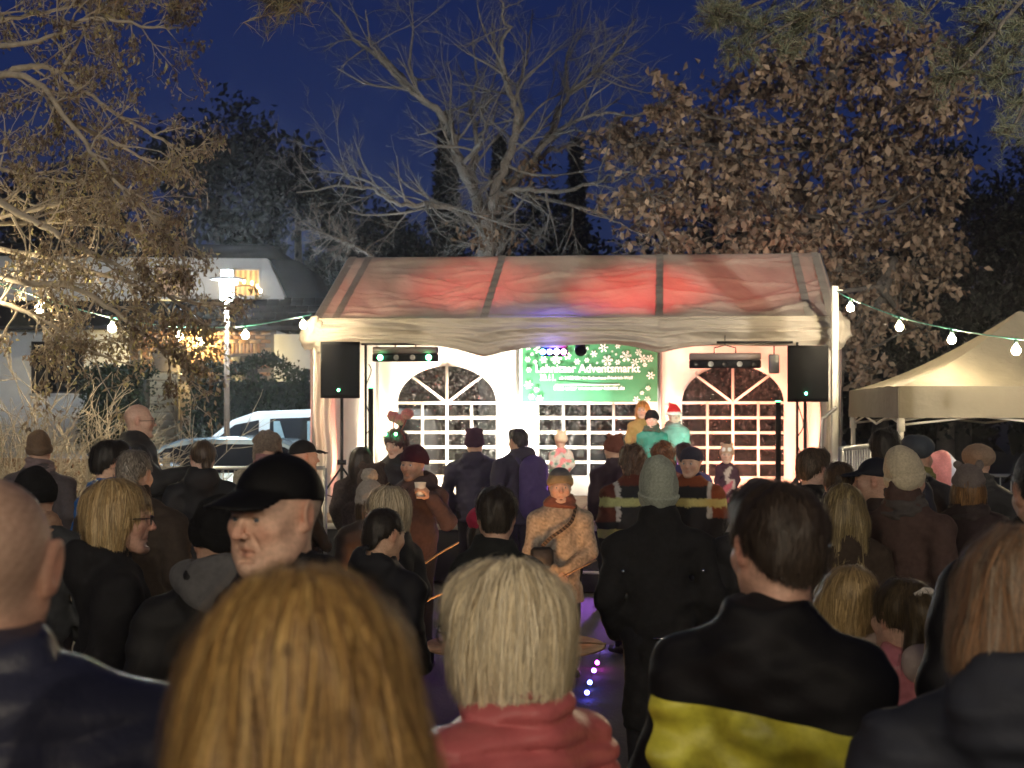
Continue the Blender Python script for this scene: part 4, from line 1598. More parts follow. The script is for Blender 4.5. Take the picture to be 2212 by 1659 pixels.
# walls -------------------------------------------------------
def wall_panel(xc, half, zbot, ztop, hole, name, parent):
    """fabric sheet with an arched window opening (hole = (half width, z bottom, z spring, z top))"""
    hw, z0, zs, z1 = hole
    n = 96
    inner, outer = [], []
    # walk round the opening
    pts = []
    for t in np.linspace(0, 1, 12, endpoint=False): pts.append((-hw + 2 * hw * t, z0))
    for t in np.linspace(0, 1, 14, endpoint=False): pts.append((hw, z0 + (zs - z0) * t))
    for a in np.linspace(0, math.pi, 30, endpoint=False): pts.append((hw * math.cos(a), zs + (z1 - zs) * math.sin(a)))
    for t in np.linspace(0, 1, 14, endpoint=False): pts.append((-hw, zs + (z0 - zs) * t))
    pts = np.array(pts)
    zc = (z0 + zs) / 2
    for p in pts:
        dx, dz = p[0], p[1] - zc
        k = min(half / abs(dx) if abs(dx) > 1e-6 else 1e9, (ztop - zc) / dz if dz > 0 else ((zc - zbot) / -dz if dz < 0 else 1e9))
        outer.append((dx * k, zc + dz * k))
    outer = np.array(outer)
    M = 14
    rings = []
    for i in range(M + 1):
        t = i / M
        q = pts * (1 - t) + outer * t
        P = np.stack([q[:, 0] + xc, 0 * q[:, 0], q[:, 1]], -1)
        ed = math.sin(math.pi * t) ** .5
        P[:, 1] = (.04 * wr1(P * 1.5 + 5) + .026 * wr2(P * np.array([1.6, 1, .6])) + .012 * wr3(P)) * (.25 + ed)
        rings.append(P)
    k = np.arange(len(pts)); k2 = (k + 1) % len(pts); nn = len(pts)
    m = MB(); m.add(np.concatenate(rings), np.concatenate([np.stack([i * nn + k, i * nn + k2, (i + 1) * nn + k2, (i + 1) * nn + k], -1) for i in range(M)]))
    return m.build(name, fabw, parent, True)


film = bpy.data.materials.new('window_film')
film.use_nodes = True
_nt = film.node_tree
_nt.nodes.remove(_nt.nodes['Principled BSDF'])
_tc = nd(_nt, 'ShaderNodeTexCoord'); _n1 = nd(_nt, 'ShaderNodeTexNoise'); _n1.inputs['Scale'].default_value = 24; _n1.inputs['Detail'].default_value = 5
_n1.inputs['Distortion'].default_value = 1.2
_b = nd(_nt, 'ShaderNodeBump'); _b.inputs['Strength'].default_value = 1.0; _b.inputs['Distance'].default_value = .05
_gl = nd(_nt, 'ShaderNodeBsdfGlossy'); _gl.inputs['Roughness'].default_value = .04; _gl.inputs['Color'].default_value = (.9, .9, .9, 1)
_tr = nd(_nt, 'ShaderNodeBsdfTransparent'); _tr.inputs['Color'].default_value = (.4, .4, .41, 1)
_mx = nd(_nt, 'ShaderNodeMixShader'); _mx.inputs[0].default_value = .07
_nt.links.new(_tc.outputs['Object'], _n1.inputs['Vector']); _nt.links.new(_n1.outputs['Fac'], _b.inputs['Height'])
_nt.links.new(_b.outputs['Normal'], _gl.inputs['Normal']); _nt.links.new(_tr.outputs[0], _mx.inputs[1]); _nt.links.new(_gl.outputs[0], _mx.inputs[2])
_n2 = nd(_nt, 'ShaderNodeTexNoise'); _n2.inputs['Scale'].default_value = 30; _n2.inputs['Detail'].default_value = 2; _n2.inputs['Distortion'].default_value = 2.5
_mp = nd(_nt, 'ShaderNodeMapping'); _mp.inputs['Rotation'].default_value = (0, .6, 0); _mp.inputs['Scale'].default_value = (1.5, 1, .55)
_cr = nd(_nt, 'ShaderNodeValToRGB'); _cr.color_ramp.elements[0].position = .62; _cr.color_ramp.elements[1].position = .72
_cr.color_ramp.elements[1].color = (.30, .30, .30, 1)
_df = nd(_nt, 'ShaderNodeBsdfDiffuse'); _df.inputs['Color'].default_value = (.8, .78, .76, 1)  # pale streaks painted in as glints on the crinkled film
_m2 = nd(_nt, 'ShaderNodeMixShader')
_nt.links.new(_tc.outputs['Object'], _mp.inputs['Vector']); _nt.links.new(_mp.outputs[0], _n2.inputs['Vector']); _nt.links.new(_n2.outputs['Fac'], _cr.inputs['Fac'])
_nt.links.new(_cr.outputs['Color'], _m2.inputs[0]); _nt.links.new(_mx.outputs[0], _m2.inputs[1]); _nt.links.new(_df.outputs[0], _m2.inputs[2])
_nt.links.new(_m2.outputs[0], _nt.nodes['Material Output'].inputs['Surface'])

HW, WZ0, WZS, WZ1 = .70, .94, 1.98, 2.50
bar_m = mat('window_bar_white', (.78, .75, .68), .5, var=.04, transl=.1)


def tent_wall(loc, rz, xcs, label_parts=True):
    for xc in xcs:
        wroot = empty('wall_panel', loc, rz, tent)
        wall_panel(xc, 1.0, DK, EZ - .02, (HW, WZ0, WZS, WZ1), 'wall_sheet', wroot)
        # bars
        bm = MB()
        for i in range(6):
            z = WZ0 + (WZS - WZ0) * i / 5
            bm.box((xc - HW, -.018, z - .02), (xc + HW, -.010, z + .02))
        for i in (1, 2, 3):
            x = xc - HW + HW * 2 * i / 4
            bm.box((x - .019, -.0215, WZ0), (x + .019, -.0185, WZS if i != 2 else WZ1))
        for a in (-1, 1):
            e = np.array([a * HW * .70, (WZ1 - WZS) * .71])
            dd = e / np.linalg.norm(e); nn = np.array([-dd[1], dd[0]]) * .018
            q = [np.array([0, 0]) + nn, np.array([0, 0]) - nn, e - nn, e + nn]
            bm.prism([(xc + p[0], WZS + p[1]) for p in q], -.0255, -.0225)
        bm.build('window_bars', bar_m, wroot)
        # panes: five rows of four and four fan panes
        for i in range(5):
            for k_ in range(4):
                x0, z0 = xc - HW + HW * .5 * k_, WZ0 + (WZS - WZ0) * i / 5
                pm_ = MB(); pm_.grid(lambda U, V: np.stack([x0 + U * HW * .5, .004 * wr3(np.stack([x0 + U, 0 * U, z0 + V], -1) * 2), z0 + V * (WZS - WZ0) / 5], -1), 6, 5)
                pm_.build('pane', film, wroot, True)
        aa = [0, math.atan2((WZ1 - WZS) * .71, HW * .70), math.pi / 2, math.pi - math.atan2((WZ1 - WZS) * .71, HW * .70), math.pi]
        for q in range(4):
            def fan(U, V):
                a = aa[q] + (aa[q + 1] - aa[q]) * U
                rr = 1 / np.sqrt((np.cos(a) / HW) ** 2 + (np.sin(a) / (WZ1 - WZS)) ** 2)
                P = np.stack([xc + V * rr * np.cos(a), 0 * a, WZS + V * rr * np.sin(a)], -1)
                P[..., 1] = .008 * wr3(P)
                return P
            pm_ = MB(); pm_.grid(fan, 8, 6); pm_.build('pane', film, wroot, True)


tent_wall((0, 4.03, 0), 0, (-2.0, 0.0, 2.0))
for sd in (-1, 1):
    def side(U, V):
        y = .05 + 3.95 * U
        P = np.stack([0 * U + sd * 3.03, y, DK + (EZ - DK) * V], -1)
        P[..., 0] += sd * (.035 * np.sin(y * 9 + .8 * wr1(P)) * (1 - .6 * V) + .012 * wr2(P * np.array([1, 2.5, .4])))
        return P
    m = MB(); m.grid(side, 70, 30); m.build('side_wall', fabw, tent, True)
    # gathered front edge of the side wall
    m = MB()
    m.grid(lambda U, V: np.stack([sd * (3.02 - .22 * U + .012 * np.sin(V * 15)), .0 + .05 * np.sin(U * 14 + V * 2), DK + (EZ - .15 - DK) * V], -1), 16, 24); m.build('wall_flap', fabw, tent, True)

# ---- banner
ban = thing('banner', 'green advent market banner with white snowflakes and lettering', 'banner', tuple(tl(.02, 3.86, 0)), TA)
BZ0, BZ1, BW = 1.99, 2.79, .94
bgm = mat('banner_green', (.035, .17, .075), .45, var=.12, vscale=2)
m = MB(); m.grid(lambda U, V: np.stack([-BW + 2 * BW * U, .015 * np.sin(U * 7) + .006 * np.sin(V * 9 + U * 3), BZ0 + (BZ1 - BZ0) * V], -1), 30, 14); m.build('sheet', bgm, ban, True)
ink = mat('banner_white_print', (.85, .85, .82), .5, var=0)


def text(body, x, z, size, parent, mt, align='LEFT', y=-.028, sx=1.0, bold=.0):
    cu = bpy.data.curves.new('lettering', 'FONT')
    cu.body = body; cu.size = size; cu.align_x = align; cu.extrude = .0006; cu.offset = bold
    cu.materials.append(mt)
    to = bpy.data.objects.new('lettering', cu)
    col.objects.link(to)
    bpy.context.view_layer.update()
    me = bpy.data.meshes.new_from_object(to.evaluated_get(bpy.context.evaluated_depsgraph_get()))
    bpy.data.objects.remove(to)
    o = bpy.data.objects.new('lettering', me)
    o.location = (x, y, z); o.rotation_euler = (math.pi / 2, 0, 0); o.scale = (sx, 1, 1)
    col.objects.link(o); o.parent = parent
    return o


bx = lambda u: (u - 1158) / 1000.0 * .94       # banner picture units (zoomed crop) to metres, centred
bz = lambda v: BZ0 + (1035 - v) / (1035 - 215) * (BZ1 - BZ0)
text('Lehnitzer Adventsmarkt', bx(355), bz(612), .158, ban, ink, sx=.94, bold=.002)
text('30.11.', bx(422), bz(728), .125, ban, ink, sx=.74, bold=.0012)
text('ab 14:00 Uhr im Kulturhaus-Friedrich-Wolf', bx(715), bz(712), .062, ban, ink, sx=.93, bold=.001)
text('Infos unter www.unser-lehnitz.de', bx(632), bz(862), .078, ban, ink, sx=.93, bold=.001)
MB().box((bx(655), -.031, bz(795)), (bx(1605), -.027, bz(782))).build('rule', ink, ban)


def flake(u, v, r, kind):
    m = MB()
    x, z = bx(u), bz(v)
    r = r * .00094
    for a in range(6):
        th = a * math.pi / 3 + .1
        dx, dz = math.cos(th), math.sin(th)

        def seg(p, q, wd):
            p = np.array(p); q = np.array(q); t = (q - p) / np.linalg.norm(q - p); n = np.array([-t[1], t[0]]) * wd
            m.prism([p + n, p - n, q - n, q + n], -.0305 - .0004 * a, -.027)
        c = np.array([x, z]); D = np.array([dx, dz]); N_ = np.array([-dz, dx])
        if kind == 0:
            seg(c + D * r * .1, c + D * r, r * .055)
            for t in (.45, .72):
                for s_ in (-1, 1): seg(c + D * r * t, c + D * r * (t + .22) + N_ * s_ * r * .24, r * .045)
        elif kind == 1:
            seg(c + D * r * .2, c + D * r * .85, r * .11)
            m.lathe([(0, 0), (r * .17, 0)], 8, R=rotx(math.pi / 2), o=(x + dx * r * .85, -.032, z + dz * r * .85))
        else:
            q = [c + D * r * .15, c + D * r * .55 + N_ * r * .22, c + D * r, c + D * r * .55 - N_ * r * .22]
            m.prism(q, -.0305 - .0004 * a, -.027)
    m.build('snowflake', ink, ban)


for q in ((250, 245, 50, 1), (400, 280, 75, 2), (480, 430, 55, 1), (668, 418, 82, 0), (835, 375, 65, 2), (1040, 280, 105, 0), (975, 460, 46, 1), (1120, 440, 42, 2), (1225, 352, 50, 1),
          (1365, 265, 70, 1), (1422, 445, 82, 0), (1575, 470, 46, 2), (1695, 385, 85, 0), (1828, 472, 58, 1), (1975, 508, 38, 2), (1940, 420, 60, 0), (2045, 420, 55, 0), (1880, 330, 50, 0),
          (1575, 240, 45, 2), (310, 352, 26, 0), (355, 462, 36, 2), (245, 430, 42, 1), (262, 575, 48, 2), (255, 790, 60, 1), (375, 858, 42, 2), (300, 960, 45, 1), (420, 985, 58, 2),
          (2060, 660, 60, 1), (2020, 840, 42, 2), (1930, 905, 36, 2), (1850, 1005, 52, 1), (2010, 1000, 48, 0), (1270, 480, 20, 2), (1550, 358, 20, 2), (1495, 318, 14, 1)):
    flake(*q)

# ---- stage equipment
blk = mat('speaker_black', (.006, .006, .007), .65, spec=.15, var=.2, vscale=30, bump=.3, bscale=200)
grille = mat('speaker_grille', (.006, .006, .007), .7, spec=.15, bump=.8, bscale=400, bdist=.003)
met = mat('black_metal', (.02, .02, .022), .4, metal=.6, var=.1)
green_led = emis('led_green', (.1, 1, .35), 30)


def speaker(label, u, v0, v1, d, rz):
    x = X(u, d); z0, z1 = Zv(v1, d), Zv(v0, d)
    sp = thing('loudspeaker', label, 'loudspeaker', (x, d, z0), rz, 'stage loudspeakers')
    MB().prism([(-.22, 0), (.22, 0), (.18, .36), (-.18, .36)], 0.0, z1 - z0, axes=(0, 1, 2)).build('cabinet', blk, sp)
    MB().box((-.205, -.012, .03), (.205, -.002, z1 - z0 - .03), .004).build('grille', grille, sp)
    MB().sphere((-.02, -.018, .09), (.014, .006, .014), 10).build('indicator_light', green_led, sp, True)
    stn = thing('speaker_stand', label.replace('loudspeaker on a stand', 'tripod stand carrying the loudspeaker'), 'speaker stand', (x, d + .16, DK), rz, 'speaker stands')
    MB().tube([(0, 0, .1), (0, 0, z0 - DK)], .018, 10).build('pole', met, stn, True)
    for a in (0, 2.1, 4.2):
        c, s_ = math.cos(a + .5), math.sin(a + .5)
        MB().tube([(0, 0, .55), (c * .42, s_ * .42, .02)], .012, 8).build('leg', met, stn, True)
        MB().tube([(0, 0, .18), (c * .24, s_ * .24, .235)], .008, 6).build('brace', met, stn, True)
    MB().tube([(-.05, 0, .6), (.05, 0, .6)], .03, 10).build('collar', met, stn, True)
    return sp


speaker('black loudspeaker on a stand before the tent wall nearest the parked van', 735, 738, 860, 17.55, .1)
speaker('black loudspeaker on a stand beside the white string light post', 1745, 746, 868, 17.0, -.12)


def light_bar(label, u, v, d, w_, leds):
    lb = thing('light_bar', label, 'stage light', (X(u, d), d, Zv(v, d)), TA, 'stage light bars under the tent eave')
    MB().box((-w_ / 2, -.07, -.07), (w_ / 2, .07, .02), .01).build('housing', blk, lb)
    MB().box((-w_ / 2, -.06, .022), (w_ / 2, .08, .10), .01).build('top_housing', mat('light_bar_top', (.16, .12, .11), .5), lb)
    for i, c in enumerate(leds):
        x = -w_ / 2 + w_ * (i + .5) / len(leds)
        MB().lathe([(0, 0), (.022, .0), (.032, .012)], 14, R=rotx(math.pi / 2), o=(x, -.073, -.025)).build('lens', c, lb, True)
    for x in (-.12, .12):
        MB().tube([(x, 0, .1), (x, .0, .16), (0, .0, .19), (0, 0, .3)], .007, 6).build('hanger', met, lb, True)
    return lb


off = mat('led_off', (.35, .35, .33), .15, var=0)
dk = mat('led_dark', (.02, .02, .02), .2, var=0)
light_bar('stage light bar with two green lights beside the loudspeaker nearest the parked van', 876, 768, 18.2, .76, [green_led, off, off, green_led])
light_bar('unlit stage light bar hanging under the eave beside the string light post', 1566, 782, 17.6, .80, [dk, off, dk, off, dk])
light_bar('small stage light bar glowing blue and magenta before the green banner', 1196, 756, 18.1, .32, [emis('led_cyan', (.1, .5, 1), 40), emis('led_blue', (.12, .1, 1), 40), emis('led_white', (.8, .8, 1), 40), emis('led_magenta', (1, .1, .8), 40)])
bh_ = thing('small_monitor', 'small grey work light hanging under the eave beside the unlit stage light bar', 'work light', (X(1672, 17.7), 17.7, Zv(786, 17.7)), -.2)
MB().box((-.06, -.04, -.11), (.06, .04, .11), .012).build('case', mat('work_light_grey', (.35, .36, .34), .5), bh_)
MB().box((-.045, -.046, -.09), (.045, -.041, .09)).build('front', mat('work_light_front', (.5, .52, .48), .3), bh_)
MB().tube([(0, 0, .11), (0, 0, .32)], .008, 6).build('hanger', met, bh_)
for (u, v0, d, lab) in ((801, 838, 18.3, 'slim black column light standing inside the tent beside the arched window nearest the van'), (1681, 868, 17.8, 'slim black column light standing inside the tent near the string light post')):
    cl = thing('column_light', lab, 'column light', (X(u, d), d, DK), 0, 'slim column lights')
    MB().box((-.028, -.028, .02), (.028, .028, Zv(v0, d) - DK), .004).build('column', blk, cl)
    MB().box((-.14, -.14, 0), (.14, .14, .02), .004).build('base', blk, cl)
    MB().box((-.025, -.02, Zv(v0, d) - DK), (.025, .02, Zv(v0, d) - DK + .012)).build('indicator_light', emis('led_green_dim', (.1, 1, .4), 6), cl)
for (u, d, lab) in ((790, 18.0, 'black lighting stand with coiled cable beside the column light near the van'), (1722, 17.5, 'black lighting stand with coiled cable beside the column light near the string light post')):
    ls = thing('lighting_stand', lab, 'lighting stand', (X(u, d), d, DK), 0, 'lighting stands')
    MB().tube([(0, 0, 0), (0, 0, 1.95)], .016, 8).build('pole', met, ls, True)
    MB().tube([(-.05, 0, 1.95), (.9 if u < 1000 else -.9, 0, 1.95)], .014, 8).build('crossbar', met, ls, True)
    t = np.linspace(0, 14, 60)
    MB().tube(np.stack([.03 + .035 * np.cos(t), -.02 + .02 * np.sin(t), .55 + .085 * t + .05 * np.sin(t * .7)], -1), .006, 5).build('cable', blk, ls, True)
    for a in (.4, 2.5, 4.6):
        MB().tube([(0, 0, .45), (math.cos(a) * .35, math.sin(a) * .35, .01)], .011, 6).build('leg', met, ls, True)

# ---- stage floodlights on the deck (they light the back wall), and the roof washers
def par(label, loc, aim, c, power, rad=.09, spot=70, blend=.8, show=40.0, grp='stage floodlights'):
    p = thing('stage_floodlight', label, 'floodlight', tuple(loc), 0, grp)
    dv = Vector(aim) - Vector(loc)
    q = dv.to_track_quat('-Z', 'Y')
    Rm = np.array(q.to_matrix())
    MB().lathe([(0, .16), (.07, .16), (.085, .02), (.09, -.02), (.082, -.02), (.08, .0)], 16, R=Rm, o=(0, 0, .14)).build('can', blk, p, True)
    MB().lathe([(0, .004), (.08, .004)], 16, R=Rm, o=(0, 0, .14)).build('lens', emis('par_lens_%d_%d_%d' % tuple(int(99 * t) for t in c), c, show), p)
    MB().tube([(-.11, 0, .14), (-.11, 0, .01), (.11, 0, .01), (.11, 0, .14)], .008, 6).build('yoke', met, p)
    l = bpy.data.lights.new('floodlight_beam', 'SPOT')
    l.energy = power; l.color = c; l.spot_size = math.radians(spot); l.spot_blend = blend; l.shadow_soft_size = rad
    lo = bpy.data.objects.new('floodlight_beam', l)
    lo.location = np.array([0, 0, .14]) - Rm[:, 2] * .03
    lo.rotation_euler = q.to_euler()
    col.objects.link(lo); lo.parent = p
    return p
# ------------------------------------------------------------------ trees
bark_grey = mat('bark_grey', (.125, .115, .10), .9, var=.35, vscale=9, bump=.9, bscale=28, bdist=.05)
bark_dark = mat('bark_dark', (.10, .085, .07), .9, var=.35, vscale=9, bump=.9, bscale=28, bdist=.05)
twig_pale = mat('twig_pale', (.36, .31, .23), .85, var=.3, vscale=14)


class Tree:
    def __init__(s, seed):
        s.r = np.random.default_rng(seed)
        s.m = MB(); s.f = MB(); s.tips = []; s.nodes = []

    def limb(s, P, r0, r1, sides=9, per=5, jit=.03):
        P = catmull(P, per)
        P[1:-1] += s.r.normal(size=P[1:-1].shape) * jit * r0 * 2
        rad = np.linspace(0, 1, len(P)) ** .8 * (r1 - r0) + r0
        s.m.tube(P, rad, sides)
        s.nodes.append((P, rad))
        return P, rad

    def grow(s, p, d, L, r, depth, maxd, up=.15, spread=.9, wig=.25, kids=(2, 4), minr=.004, fine=True, ratio=.62):
        n = max(4, int(L / .22)) if depth < 2 else 5
        P = [np.array(p, float)]
        d = np.array(d, float); d /= np.linalg.norm(d)
        for i in range(n):
            d = d + s.r.normal(size=3) * wig * (L / n) ** .5 + np.array([0, 0, up]) * (L / n)
            d /= np.linalg.norm(d)
            P.append(P[-1] + d * L / n)
        P = np.array(P)
        rad = np.linspace(r, max(r * .4, minr * .6), len(P))
        (s.f if depth >= 2 and fine else s.m).tube(P, rad, 6 if depth < 2 else (4 if depth == 2 else 3), cap=False)
        if depth >= maxd:
            s.tips.append(P); return
        for _ in range(s.r.integers(kids[0], kids[1] + 1)):
            t = s.r.uniform(.25, 1.0)
            i = min(int(t * n), n - 1)
            q = P[i] + (P[i + 1] - P[i]) * (t * n - i)
            ax = s.r.normal(size=3)
            nd_ = (P[i + 1] - P[i]); nd_ /= np.linalg.norm(nd_)
            nd_ = nd_ + spread * s.r.uniform(.5, 1.2) * ax / np.linalg.norm(ax)
            s.grow(q, nd_, L * ratio * s.r.uniform(.6, 1.15), max(rad[i] * .6, minr), depth + 1, maxd, up, spread, wig, kids, minr, fine, ratio)

    def twigs(s, every, L, r, maxd=3, up=.15, spread=.9, start=.15, kids=(2, 4), wig=.25, only=None, dirb=None, ratio=.62):
        for P, rad in (s.nodes if only is None else [s.nodes[i] for i in only]):
            ln = np.linalg.norm(np.diff(P, axis=0), axis=1).sum()
            for _ in range(int(ln / every)):
                t = s.r.uniform(start, 1)
                i = min(int(t * (len(P) - 1)), len(P) - 2)
                T = P[i + 1] - P[i]; T /= np.linalg.norm(T)
                ax = s.r.normal(size=3)
                d = T * .6 + spread * ax / np.linalg.norm(ax)
                if dirb is not None: d = d + np.asarray(dirb)
                s.grow(P[i], d, L * s.r.uniform(.5, 1.2) * (1.1 - .5 * t), min(r, rad[i] * .6), 1, maxd, up, spread, wig, kids, ratio=ratio)

    def build(s, label, cat, base, bm, tm, leaves=None, name='tree', group=None):
        root = thing(name, label, cat, tuple(base), 0, group)
        off = np.asarray(base, np.float32)
        for mb, nm, mm in ((s.m, 'trunk', bm), (s.f, 'twigs', tm)):
            if mb.n:
                mb.V = [np.concatenate(mb.V) - off]
                tag(mb.build(nm, mm, root, True), kind='stuff' if nm == 'twigs' else None)
        if leaves is not None:
            V, Ft, C = leaves
            link('crown', np_mesh('crown', V - off, Ft, LEAF, False, C), root)
        return root


def tip_leaves(tips, n, size, seed, cols, cluster=.08, hang=.8, aspect=.5):
    T = np.concatenate([t[len(t) // 3:] for t in tips])

    def fn(n, r):
        return T[r.integers(0, len(T), n)] + r.normal(size=(n, 3)) * cluster
    return leaf_cloud(n, fn, size, seed, cols, fold=.45, aspect=aspect, hang=hang)


def L3(pts, d, dz=0.0, seed=0):
    """limb through picture points; the distance drifts by dz along it"""
    n = len(pts)
    return np.array([at(u, v, d + dz * i / (n - 1)) for i, (u, v) in enumerate(pts)])


# ---- bare tree behind the tent
t = Tree(11)
D = 27.0
t.limb(np.array([at(1060, 900, D) * [1, 1, 0], at(1058, 700, D), at(1056, 545, D), at(1050, 462, D)]), .22, .17, 12)
main = [
    ([(1048, 480), (1018, 410), (985, 330), (962, 262), (905, 208), (842, 142), (762, 82), (712, 5)], 1.5, .15, .02),
    ([(962, 262), (940, 235), (880, 190), (830, 135), (800, 90), (790, 20)], -1.0, .085, .012),
    ([(1052, 470), (1078, 390), (1108, 305), (1112, 235), (1098, 190), (1084, 118), (1094, 60), (1072, -10)], -1.5, .13, .02),
    ([(1108, 300), (1128, 255), (1118, 190), (1140, 120), (1150, 20)], 1.6, .07, .012),
    ([(1060, 465), (1108, 395), (1158, 335), (1188, 282), (1228, 208), (1290, 150), (1345, 95), (1372, 40)], 2.0, .12, .014),
    ([(1158, 335), (1190, 300), (1240, 262), (1310, 245), (1380, 250), (1425, 235)], -1.2, .07, .01),
    ([(1065, 455), (1120, 385), (1180, 330), (1225, 318), (1290, 290), (1335, 268)], 3.0, .09, .012),
    ([(1044, 495), (985, 455), (930, 440), (862, 442), (808, 412), (730, 402), (640, 416)], -2.2, .085, .012),
    ([(860, 442), (800, 395), (720, 372), (660, 372)], -.8, .045, .008),
    ([(1070, 425), (1130, 410), (1215, 412), (1290, 392), (1350, 372), (1425, 382)], -2.0, .08, .012),
    ([(1112, 412), (1180, 432), (1250, 446), (1310, 470), (1385, 505), (1440, 500)], -1.0, .06, .010),
    ([(1030, 440), (1022, 370), (1032, 300), (1018, 240), (1030, 170), (1018, 60)], 2.4, .10, .014),
    ([(1000, 352), (1035, 310), (1050, 275), (1040, 235), (1075, 205)], -1.8, .06, .010),
    ([(905, 208), (885, 140), (892, 60), (880, -20)], .6, .05, .01),
    ([(1228, 208), (1222, 130), (1250, 60)], -.6, .045, .01),
]
for pts, dz, r0, r1 in main:
    t.limb(L3(pts, D, dz), r0 * .82, r1 * .8, 8, jit=.12)
t.twigs(.34, 1.5, .030, 4, up=.25, spread=.8, kids=(2, 4))
t.twigs(.8, 1.0, .02, 3, up=-.1, spread=1.0, only=range(8, 12))
# low leafy twigs on the trunk
lt = [np.array([at(1040 + 80 * math.cos(a), 515 - 18 * math.sin(a * 3), D - .6), at(1060 + 60 * math.cos(a), 512, D - .4), at(1056, 510, D)]) for a in np.linspace(0, 3.1, 12)]
lf = tip_leaves(lt + t.tips[:6], 260, .13, 5, [(.16, .11, .07), (.12, .08, .05)], .16)
t.build('tall bare oak with forked grey limbs rising behind the tent', 'tree', at(1060, 900, D) * [1, 1, 0], bark_grey, mat('twig_grey', (.115, .11, .10), .9, var=.3), lf, 'oak_tree')

# thin bare branch over the tent ridge, left
t = Tree(12)
t.limb(np.array([at(850, 900, 25.5) * [1, 1, 0], at(848, 700, 25.5), at(835, 590, 25.2), at(790, 545, 25), at(742, 520, 25), at(690, 500, 24.8), at(648, 478, 24.5)]), .06, .008, 6)
t.limb(np.array([at(790, 545, 25), at(800, 530, 25), at(832, 512, 25.2)]), .025, .006, 5)
t.twigs(.16, .55, .010, 3, up=.2, start=.55)
t.build('small bare sapling leaning past the tent ridge', 'tree', at(850, 900, 25.5) * [1, 1, 0], bark_dark, bark_dark, None, 'sapling')

# ---- oak that keeps its brown leaves, right of the tent
t = Tree(21)
D = 25.5
t.limb(np.array([at(1800, 900, D) * [1, 1, 0], at(1802, 850, D), at(1822, 775, D), at(1868, 715, D), at(1900, 660, D + .5), at(1930, 560, D + 1)]), .17, .08, 10)
t.limb(np.array([at(1760, 900, D + 1.5) * [1, 1, 0], at(1790, 700, D + 1.5), at(1810, 560, D + 1.5), at(1800, 430, D + 1.5), at(1790, 300, D + 1.6), at(1800, 120, D + 1.6), at(1790, -60, D + 1.6)]), .20, .05, 10)
hub = [(1800, 470), (1795, 320), (1798, 150)]
clumps = [  # picture ellipses of the crown (u, v, ru, rv)
    (1640, 190, 110, 60), (1760, 170, 60, 60), (1700, 270, 110, 70), (1880, 120, 60, 70), (1860, 30, 90, 40), (1960, 215, 110, 60), (2060, 190, 60, 40),
    (1880, 270, 80, 60), (1950, 320, 90, 60), (1500, 320, 70, 60), (1390, 300, 70, 40), (1345, 310, 40, 30), (1440, 220, 30, 40), (1600, 330, 80, 50), (1500, 400, 110, 50), (1400, 420, 80, 40),
    (1620, 420, 90, 60), (1720, 400, 70, 60), (1840, 380, 70, 60), (1960, 400, 80, 50), (2040, 390, 60, 40), (1560, 500, 100, 50), (1440, 500, 70, 40), (1690, 500, 100, 50), (1650, 545, 120, 40),
    (1800, 490, 80, 60), (1900, 490, 80, 70), (1990, 500, 70, 50), (1960, 580, 90, 50), (2040, 590, 50, 30), (1880, 580, 50, 40), (1935, 640, 40, 40), (1860, 690, 40, 40), (1830, 740, 30, 50), (1880, 795, 25, 30),
    (1540, 270, 40, 30), (1680, 120, 60, 30), (1990, 100, 40, 30), (2000, 700, 20, 40)]
cl_pts = []
for (u, v, ru, rv) in clumps:
    dd = D + 1.5 + t.r.uniform(-2.2, 1.6)
    c = at(u, v, dd)
    hb_ = min(hub + [(1900, 620), (1830, 760)], key=lambda q: abs(q[0] - u) + 1.3 * abs(q[1] - (v + 60)))
    h0 = at(*hb_, D + (1.5 if hb_[1] < 600 else .2))
    mid = (h0 + c) / 2 + np.array([0, 0, -.25]) + t.r.normal(size=3) * .25
    t.limb(np.array([h0, mid, c]), .05, .012, 6, jit=.25)
    k = F / dd
    for _ in range(int(7 + ru * rv / 380)):
        e = c + np.array([t.r.normal() * ru / k * .36, t.r.normal() * ru / k * .36, t.r.normal() * rv / k * .36])
        t.grow(c + (e - c) * .25, e - c + t.r.normal(size=3) * .2, np.linalg.norm(e - c) * 1.1 + .2, .012, 2, 3, up=.1, kids=(3, 4), minr=.004)
lf = tip_leaves(t.tips, 12500, .15, 8, [(.27, .195, .135), (.34, .25, .175), (.17, .115, .08), (.23, .175, .125)], .06, hang=.9, aspect=.62)
t.build('oak with clusters of withered brown leaves behind the string lights', 'tree', at(1800, 900, D) * [1, 1, 0], bark_dark, bark_dark, lf, 'oak_tree')

